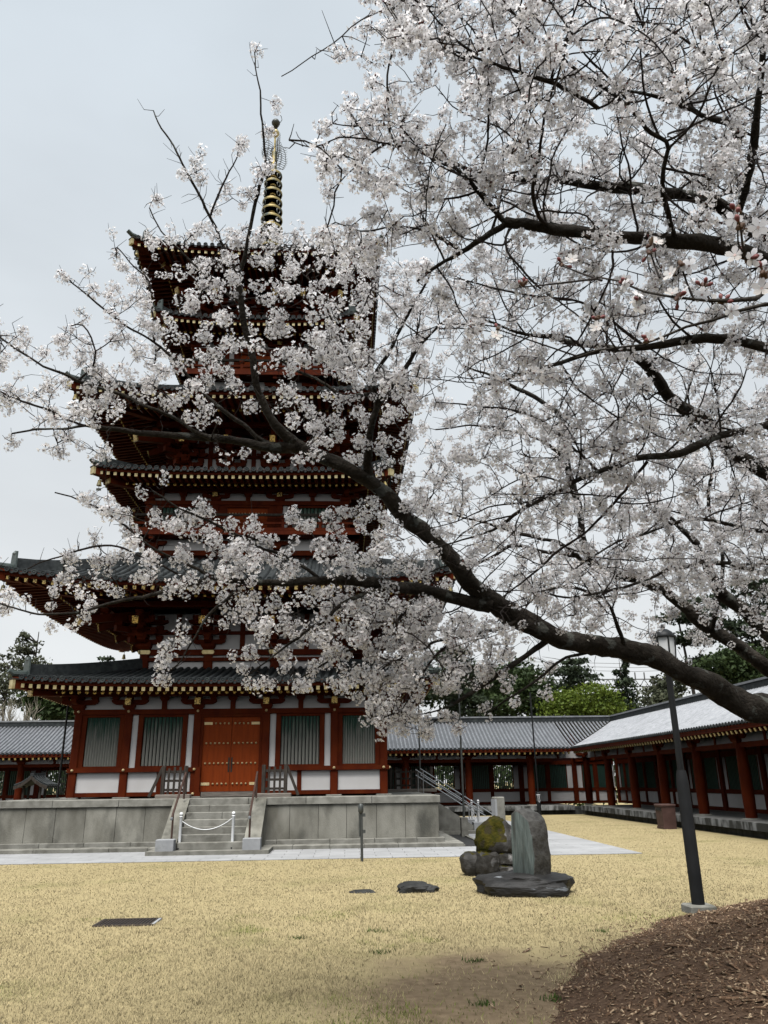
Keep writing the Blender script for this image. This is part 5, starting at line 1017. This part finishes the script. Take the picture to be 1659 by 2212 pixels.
for k, pts in LIMBS.items():
    thin = .92 if k[0] in 'lmabu' and k != 'moss' else .74
    P = np.array([at(x, y, z) for x, y, t_, z in pts]); rr = np.array([t_*z/FPX/2*thin for x, y, t_, z in pts])
    if pts[0][0] > 1655:
        d = np.linalg.norm(stem_nodes-P[0], axis=1); b = fork if k == 'low' else stem_nodes[np.argmin(d+stem_nodes[:, 2]*.3)]
        mid = (P[0]+b)/2+np.array([.1, 0, -.1]); P = np.concatenate([[b, mid], P]); rr = np.concatenate([[max(rr[0]*1.3, .05), rr[0]*1.15], rr])
    Q, r_ = smooth_path(P, rr, .07 if rr.max() > .03 else .06); big = rr.max() > .05
    jit = rng.normal(0, 1, Q.shape); jit = (jit+np.roll(jit, 1, 0)+np.roll(jit, 2, 0))/3; Q = Q+jit*np.minimum(.008+r_*.08, .02)[:, None]
    r_ = r_*(1+.10*np.sin(np.arange(len(Q))*.55+len(k))*rng.random(len(Q)))
    bark_tube('limb' if big else 'branch', Q, r_, 14 if big else 7, 'bark' if rr.max() > .014 else 'twig')
    if not k.startswith('near'): NODES.append(Q); NR_.append(r_); NC_.append(np.full(len(Q), k in ('low', 'mid', 'a', 'b', 'up')))
SK = np.concatenate(NODES); SKR = np.concatenate(NR_); SKC = np.concatenate(NC_); SKP = to_px(SK)
vis = (SKP[:, 0] > -80) & (SKP[:, 0] < 1740) & (SKP[:, 1] > -90); SK, SKR, SKP, SKC = SK[vis], SKR[vis], SKP[vis], SKC[vis]
# long thin shoots arching out of the limbs on the near side of the crown
SHV, SHN = [], []
cand = np.where((SKP[:, 0] > 880) & (SKP[:, 1] < 1330) & (SKP[:, 2] < 8.6) & (SKR > .008))[0]
for s_i in rng.choice(cand, 190, replace=False):
    p = SK[s_i].copy(); a = rng.uniform(0, 2*math.pi); d = CR*math.cos(a)*1.1+CU*(math.sin(a)+.35)-CF*rng.uniform(.0, .5); d /= np.linalg.norm(d); bend = rng.normal(0, .16, 3)+np.array([0, 0, .05]); L0 = rng.uniform(.5, 1.5); k = int(L0/.07); pts = [p]
    for q in range(k):
        d = d+bend*.5+rng.normal(0, .11, 3); d /= np.linalg.norm(d); p = p+d*.07; pts.append(p)
    pts = np.array(pts); rr = np.linspace(min(SKR[s_i]*.6, .0095), .003, len(pts)); SHV.append((pts, rr)); SHN.append(pts[1:])
SHT = MB()
for pts, rr in SHV: SHT.tube([Vector(p-CO) for p in pts], list(rr), 5, 'twig')
tag(SHT.obj('shoots', cherry, 60), kind='stuff')
SHN = np.concatenate(SHN); SK = np.concatenate([SK, SHN]); SKR = np.concatenate([SKR, np.full(len(SHN), .005)]); SKC = np.concatenate([SKC, np.zeros(len(SHN), bool)]); SKP = to_px(SK)
# how thickly the crown is in flower, cell by cell of about half a metre
DENS = """0 0 0 0 0 0 0 .5 5 5 4 4 3 4 4 6 6|0 0 0 0 0 .7 0 1 3 3 4 3 2 3 3 4 5|0 0 0 .5 0 2 .3 3 3 1.2 4 4 3 2 3 2 3|0 0 0 .8 2 2 .7 3 2 3 6 4 2 3 3 5 4|0 0 0 .8 3 3 .4 1.2 5 4 2 2 2 3 2 4 3|0 .3 1 3 4 4 5 5 3 4 4 2 4 3 3 2 2|.5 1.5 3 4 4 4 4 5 5 5 5 5 5 4 3 3 3|4 4 3 6 4 5 6 6 4 4 5 4 3 4 3 3 3|4 6 6 5 5 4 4 4 5 3 4 4 3 3 2 4 4|1 3 2 .8 1.5 3 4 3 3 2 3 4 4 4 4 5 5|0 1 .7 1.6 1.6 .2 0 .8 3 4 3 4 3 5 4 4 4|0 0 3.6 6 5 5 3 3 4 4 3 3 4 6 6 5 5|2 4 4 5 5 6 5 7 5 5 4 5 7 6 5 4 4|1.3 1.8 .8 .8 .8 4 5 5 6 7 5 4 3 2 2.2 3 3|0 0 0 1.2 .3 2.4 2.6 3 8 6 3 2 0 .4 .4 0 0|0 0 0 0 0 .15 0 .3 6 2 .4 .8 0 0 0 0 0"""
DENS = np.array([[float(v) for v in r.split()] for r in DENS.split('|')]); CELL = 150/1.50693
TG = []
for j in range(-1, 16):
    for i in range(-1, 17):
        d = DENS[max(j, 0), min(max(i, 0), 16)]
        if d <= 0: continue
        n = rng.poisson(d*((2.0 if j < 5 else 2.9) if i < 7 else 5.0 if j < 9 else 6.2 if j < 12 else 6.6 if i > 6 else 3.4))
        for _ in range(n):
            x, y = (i+rng.random())*CELL, (j+rng.random())*CELL
            dd = np.hypot(SKP[:, 0]-x, SKP[:, 1]-y); c = np.argsort(dd)[:24]; c = c[dd[c] < (46 if d < 2 else 105)]
            if len(c) == 0: continue
            s = rng.choice(c); z = SKP[s, 2]+rng.normal(0, .28 if d < 3.5 else .45)
            z = max(3.6, z)
            if rng.random() > (z/8.0)**1.5*1.15: continue
            lm = SKC & (SKR > .03) & (SKP[:, 2] > z-.6); lp = SKR*FPX/SKP[:, 2]
            if (dd[lm] < lp[lm]+10).any() and rng.random() < .82: continue
            TG.append((x, y, z))
TG = np.array([at(*t_) for t_ in TG])
# grow a twig to every spray from the nearest wood, nearest sprays first
nodes = SK.copy(); prm = len(SK); plist = [list(nodes)]; NX = np.zeros((len(SK)+len(TG)*9, 3)); NX[:len(SK)] = SK; PAR = -np.ones(len(NX), int); cnt = len(SK)
d0 = np.full(len(TG), 1e9)
for a in range(0, len(TG), 400):
    d0[a:a+400] = np.linalg.norm(TG[a:a+400, None]-SK[None], axis=2).min(1)
TIPS = []
for ti in np.argsort(d0):
    p = TG[ti]; dv = NX[:cnt]-p; dist = np.sqrt((dv*dv).sum(1)); s = int(np.argmin(dist+np.maximum(0, NX[:cnt, 2]-p[2])*.35)); a = NX[s]; Ld = dist[s]
    k = min(8, max(1, int(Ld/.07))); side = rng.normal(size=3); side -= side@(p-a)/max(Ld, 1e-6)**2*(p-a); side = side/np.linalg.norm(side)*Ld*rng.uniform(.03, .16)+np.array([0, 0, Ld*.06])
    prev = s
    for q in range(1, k+1):
        u = q/k; NX[cnt] = a+(p-a)*u+side*4*u*(1-u)*.6+(rng.normal(0, .008, 3) if q < k else 0); PAR[cnt] = prev; prev = cnt; cnt += 1
    TIPS.append(prev)
TIPS = np.array(TIPS); rad2 = np.zeros(cnt); rad2[TIPS] = .0026**2.3
for i in range(cnt-1, prm-1, -1):
    if rad2[i] == 0: rad2[i] = .0026**2.3
    rad2[PAR[i]] += rad2[i]
rad = np.minimum(rad2**(1/2.3), .013)
ch = np.arange(prm, cnt); pa = PAR[ch]; A, B = NX[pa], NX[ch]; rb_ = rad[ch]; ra_ = np.where(pa >= prm, rad[pa], rb_*1.15)
d = B-A; d /= np.linalg.norm(d, axis=1)[:, None]+1e-9; u = np.cross(d, [.31, .21, .93]); u /= np.linalg.norm(u, axis=1)[:, None]; v = np.cross(d, u)
an = np.arange(4)*math.pi/2; ring_ = np.cos(an)[None, :, None]*u[:, None]+np.sin(an)[None, :, None]*v[:, None]
V = np.concatenate([A[:, None]+ring_*ra_[:, None, None], B[:, None]+ring_*rb_[:, None, None]], 1).reshape(-1, 3)-CO
q4 = np.array([(j, (j+1) % 4, (j+1) % 4+4, j+4) for j in range(4)]); Fq = (q4[None]+np.arange(len(ch))[:, None, None]*8).reshape(-1, 4)
# bare whips: extra fine twigs along the wood
nb_ = 7500; s = rng.integers(0, cnt, nb_); A2 = NX[s]; tw = []
dirs = rng.normal(size=(nb_, 3))+np.array([0, 0, .55]); dirs /= np.linalg.norm(dirs, axis=1)[:, None]; ln = rng.uniform(.05, .2, (nb_, 1)); M2 = A2+dirs*ln*.5+rng.normal(0, .012, (nb_, 3)); B2 = A2+dirs*ln+rng.normal(0, .02, (nb_, 3))
for P0, P1, r0, r1 in ((A2, M2, .0034, .0027), (M2, B2, .0027, .0016)):
    dd = P1-P0; dd /= np.linalg.norm(dd, axis=1)[:, None]; u2 = np.cross(dd, [.31, .21, .93]); u2 /= np.linalg.norm(u2, axis=1)[:, None]; v2 = np.cross(dd, u2); R2 = np.cos(an)[None, :, None]*u2[:, None]+np.sin(an)[None, :, None]*v2[:, None]
    V2 = np.concatenate([P0[:, None]+R2*r0, P1[:, None]+R2*r1], 1).reshape(-1, 3)-CO; Fq = np.concatenate([Fq, (q4[None]+np.arange(nb_)[:, None, None]*8).reshape(-1, 4)+len(V)]); V = np.concatenate([V, V2])
tag(kid('twigs', np_mesh('twigs', V, Fq, 4, ['twig'])), kind='stuff')
# ---- blossom
def flower(R_, cup, near=False):
    """five notched petals, heart, calyx and stalk; normal +z, triangles"""
    V, Ft, m = [(0, 0, 0)], [], []
    for k in range(5):
        a = 2*math.pi*k/5; c_, s_ = math.cos(a), math.sin(a)
        pr = [(.30, -.20), (.62, -.36), (.93, -.24), (1.0, -.09), (.90, 0), (1.0, .09), (.93, .24), (.62, .36), (.30, .20)] if near else [(.58, -.36), (.97, -.17), (.97, .17), (.58, .36)]
        b0 = len(V)
        for x, y in pr: r2 = math.hypot(x, y); V.append(((x*c_-y*s_)*R_, (x*s_+y*c_)*R_, R_*(cup*r2**1.3-.06*abs(y)+(.02 if k % 2 else 0))))
        for q in range(len(pr)-1): Ft.append((0, b0+q, b0+q+1)); m.append(0)
    b0 = len(V)
    for k in range(5): a = 2*math.pi*(k+.5)/5; V.append((.17*R_*math.cos(a), .17*R_*math.sin(a), .10*R_))
    Ft += [(b0, b0+1, b0+2), (b0, b0+2, b0+3), (b0, b0+3, b0+4)]; m += [1]*3
    b0 = len(V)
    for k in range(3): a = 2*math.pi*k/3; V.append((.11*R_*math.cos(a), .11*R_*math.sin(a), .02*R_))
    V.append((0, 0, -.75*R_)); Ft += [(b0+k, b0+3, b0+(k+1) % 3) for k in range(3)]; m += [2]*3
    return np.array(V), np.array(Ft), np.array(m)
def cluster(seed, near=False):
    r3 = np.random.default_rng(seed); k = r3.integers(9, 16) if not near else 3; VV, FF, MM = [], [], []; o_ = 0
    d = r3.normal(size=(k, 3)); d /= np.linalg.norm(d, axis=1)[:, None]
    for _ in range(12):                                  # push flowers apart on the ball
        df = d[:, None]-d[None]; w_ = 1/(np.sum(df**2, -1)+.05); d += (df*w_[..., None]).sum(1)*.03; d /= np.linalg.norm(d, axis=1)[:, None]
    for i in range(k):
        R_ = r3.uniform(.0155, .0195); V, Ft, m = flower(R_, r3.uniform(.15, .75), near); ax = d[i]+r3.normal(0, .3, 3); ax /= np.linalg.norm(ax); t1 = np.cross(ax, r3.normal(size=3)); t1 /= np.linalg.norm(t1); t2 = np.cross(ax, t1); pos = d[i]*r3.uniform(.03, .056)
        W_ = V[:, :1]*t1+V[:, 1:2]*t2+V[:, 2:]*ax+pos; VV.append(W_); FF.append(Ft+o_); MM.append(m); o_ += len(V)
        st = np.array([pos-ax*R_*.7, pos-ax*R_*.7+t1*.0012, np.zeros(3), t2*.0012]); VV.append(st); FF.append(np.array([(0, 1, 2), (1, 3, 2)])+o_); MM.append(np.array([2, 2])); o_ += 4
    for i in range(r3.integers(1, 4)):                   # buds
        ax = r3.normal(size=3); ax /= np.linalg.norm(ax); t1 = np.cross(ax, r3.normal(size=3)); t1 /= np.linalg.norm(t1); t2 = np.cross(ax, t1); c = ax*.032; s_ = .0055
        V = np.array([c-ax*s_*2, c+t1*s_, c+t2*s_, c-t1*s_, c-t2*s_, c+ax*s_*1.7, np.zeros(3)]); VV.append(V); FF.append(np.array([(0, 2, 1), (0, 3, 2), (0, 4, 3), (0, 1, 4), (5, 1, 2), (5, 2, 3), (5, 3, 4), (5, 4, 1), (0, 1, 6)])+o_); MM.append(np.array([2]*4+[3]*4+[2])); o_ += 7
    return np.concatenate(VV), np.concatenate(FF), np.concatenate(MM)
PM = ['petal', 'petalheart', 'calyx', 'bud']
VAR = [cluster(100+i) for i in range(14)]; VME = [np_mesh('blossom_cluster', *v[:2], 3, PM, v[2]) for v in VAR]
T = NX[TIPS]; rp = rng.choice([0, 1, 2, 3], len(T), p=[.25, .35, .28, .12]); T2 = np.repeat(T, rp, 0); o2 = rng.normal(size=T2.shape); T2 = T2+o2/np.linalg.norm(o2, axis=1)[:, None]*rng.uniform(.035, .075, (len(T2), 1))      # sprays gather into balls at the twig ends
on = rng.integers(prm, cnt, int(len(T)*.30)); T3 = NX[on]+rng.normal(0, .012, (len(on), 3)); CL = np.concatenate([T, T2, T3]); pz = to_px(CL); n = len(CL)
scl = np.clip(rng.normal(1, .19, n), .6, 1.4); scl[len(T)+len(T2):] *= .72; var = rng.integers(0, 14, n); ROTS = rand_rot(n)
scl *= np.where((pz[:, 0] > 800) & (pz[:, 1] > 600), .9, 1.); show = (pz[:, 0] > -20) & (pz[:, 0] < 1680) & (pz[:, 1] > -20); order = np.argsort(np.where(show, pz[:, 2], 99)); big = set(order[:250].tolist())
for i in order[:250]:
    ob = kid('blossom_cluster', VME[var[i]]); M4 = Matrix([list(r_*scl[i])+[c] for r_, c in zip(ROTS[i], CL[i]-CO)]+[[0, 0, 0, 1]]); ob.matrix_local = M4
VV, FF, MM = [], [], []; o_ = 0; rest = np.array([i for i in range(n) if i not in big])
for k in range(14):
    ii = rest[var[rest] == k]; V, Ft, m = VAR[k]
    W_ = np.einsum('nij,kj->nki', ROTS[ii], V)*scl[ii, None, None]+CL[ii, None]-CO; VV.append(W_.reshape(-1, 3)); FF.append((Ft[None]+(np.arange(len(ii))*len(V))[:, None, None]).reshape(-1, 3)+o_); MM.append(np.tile(m, len(ii))); o_ += len(ii)*len(V)
tag(kid('blossom', np_mesh('blossom', np.concatenate(VV), np.concatenate(FF), 3, PM, np.concatenate(MM))), kind='stuff')
print('clusters', n, 'twig nodes', cnt-prm, 'tris', sum(len(f_) for f_ in FF))
# ---- near sprays: each open flower and each bud of the closest twigs
def near_spray(x, y, z, nf, nbud, seed):
    r3 = random.Random(seed); c = at(x, y, z)-CO; m = MB()
    for i in range(3): e = Vector(c)+Vector((r3.uniform(-.012, .012), r3.uniform(-.012, .012), r3.uniform(-.01, .018))); m.tube([Vector(c), (Vector(c)+e)/2+Vector((0, 0, .003)), e], [.004, .0055, .002], 6, 'calyx')
    m.obj('bud_scale', cherry, 60)
    for i in range(nf):
        V, Ft, mm_ = flower(.0175*r3.uniform(.9, 1.1), r3.uniform(.15, .5), True); ax = Vector((r3.uniform(-.8, .8), -1+r3.uniform(-.3, .9), r3.uniform(-.8, .5))).normalized(); q = ax.to_track_quat('Z', 'Y').to_matrix().to_4x4()
        pos = Vector(c)+Vector((r3.uniform(-.03, .03), r3.uniform(-.012, .012), r3.uniform(-.032, .022))); ob = kid('blossom_flower', np_mesh('blossom_flower', V, Ft, 3, PM, mm_)); ob.matrix_local = Matrix.Translation(pos)@q@Matrix.Rotation(r3.uniform(0, 6), 4, 'Z')
        b = MB().tube([Vector(c), (Vector(c)+pos)/2+Vector((0, 0, -.003)), pos-ax*.011], [.0012, .001, .0014], 5, 'calyx'); b.obj('stalk', cherry)
    for i in range(nbud):
        ax = Vector((r3.uniform(-1, 1), r3.uniform(-1, .4), r3.uniform(-.3, 1))).normalized(); p = Vector(c)+ax*.016; b = MB(); q = ax.to_track_quat('Z', 'Y').to_matrix().to_4x4()
        s_ = MB().lathe([(.0012, -.018), (.003, -.010), (.0035, -.004)], 6, 'calyx').lathe([(.0038, -.004), (.0066, .003), (.0058, .009), (.002, .0135)], 8, 'bud'); b.ext(s_, Matrix.Translation(p)@q@Matrix.Scale(.72, 4)).obj('bud', cherry, 60)
for i, a in enumerate([(1600, 492, 1.4, 1, 1), (1592, 462, 1.42, 1, 2), (1612, 560, 1.5, 2, 3), (1650, 590, 1.5, 3, 3), (1470, 572, 1.8, 2, 1), (1405, 530, 1.9, 1, 0), (1402, 548, 1.9, 0, 2), (1520, 622, 1.8, 2, 3), (1465, 645, 1.8, 2, 3), (1355, 612, 1.85, 2, 3), (1380, 650, 1.9, 3, 2), (1288, 690, 2.1, 1, 3), (1216, 572, 2.1, 1, 2), (1130, 618, 2.2, 0, 3), (1076, 712, 2.2, 1, 1), (1400, 738, 2.1, 2, 3), (1560, 655, 1.8, 1, 3)]):
    near_spray(*a, 500+i)
for x0, y0, z0, x1, y1, z1 in ((1405, 545, 1.9, 1425, 600, 1.87), (1470, 572, 1.8, 1500, 650, 1.8), (1216, 575, 2.1, 1300, 606, 1.95), (1130, 620, 2.2, 1290, 602, 1.95), (1288, 690, 2.1, 1330, 752, 2.25), (1076, 712, 2.2, 1245, 769, 2.3), (1520, 622, 1.8, 1540, 657, 1.8), (1600, 492, 1.4, 1612, 560, 1.5), (1355, 612, 1.85, 1345, 615, 1.9)):
    A_, B_ = at(x0, y0, z0)-CO, at(x1, y1, z1)-CO; MB().tube([A_, (A_+B_)/2+np.array([.004, .01, .006]), B_], [.0018, .0024, .003], 6, 'twig').obj('branch', cherry)
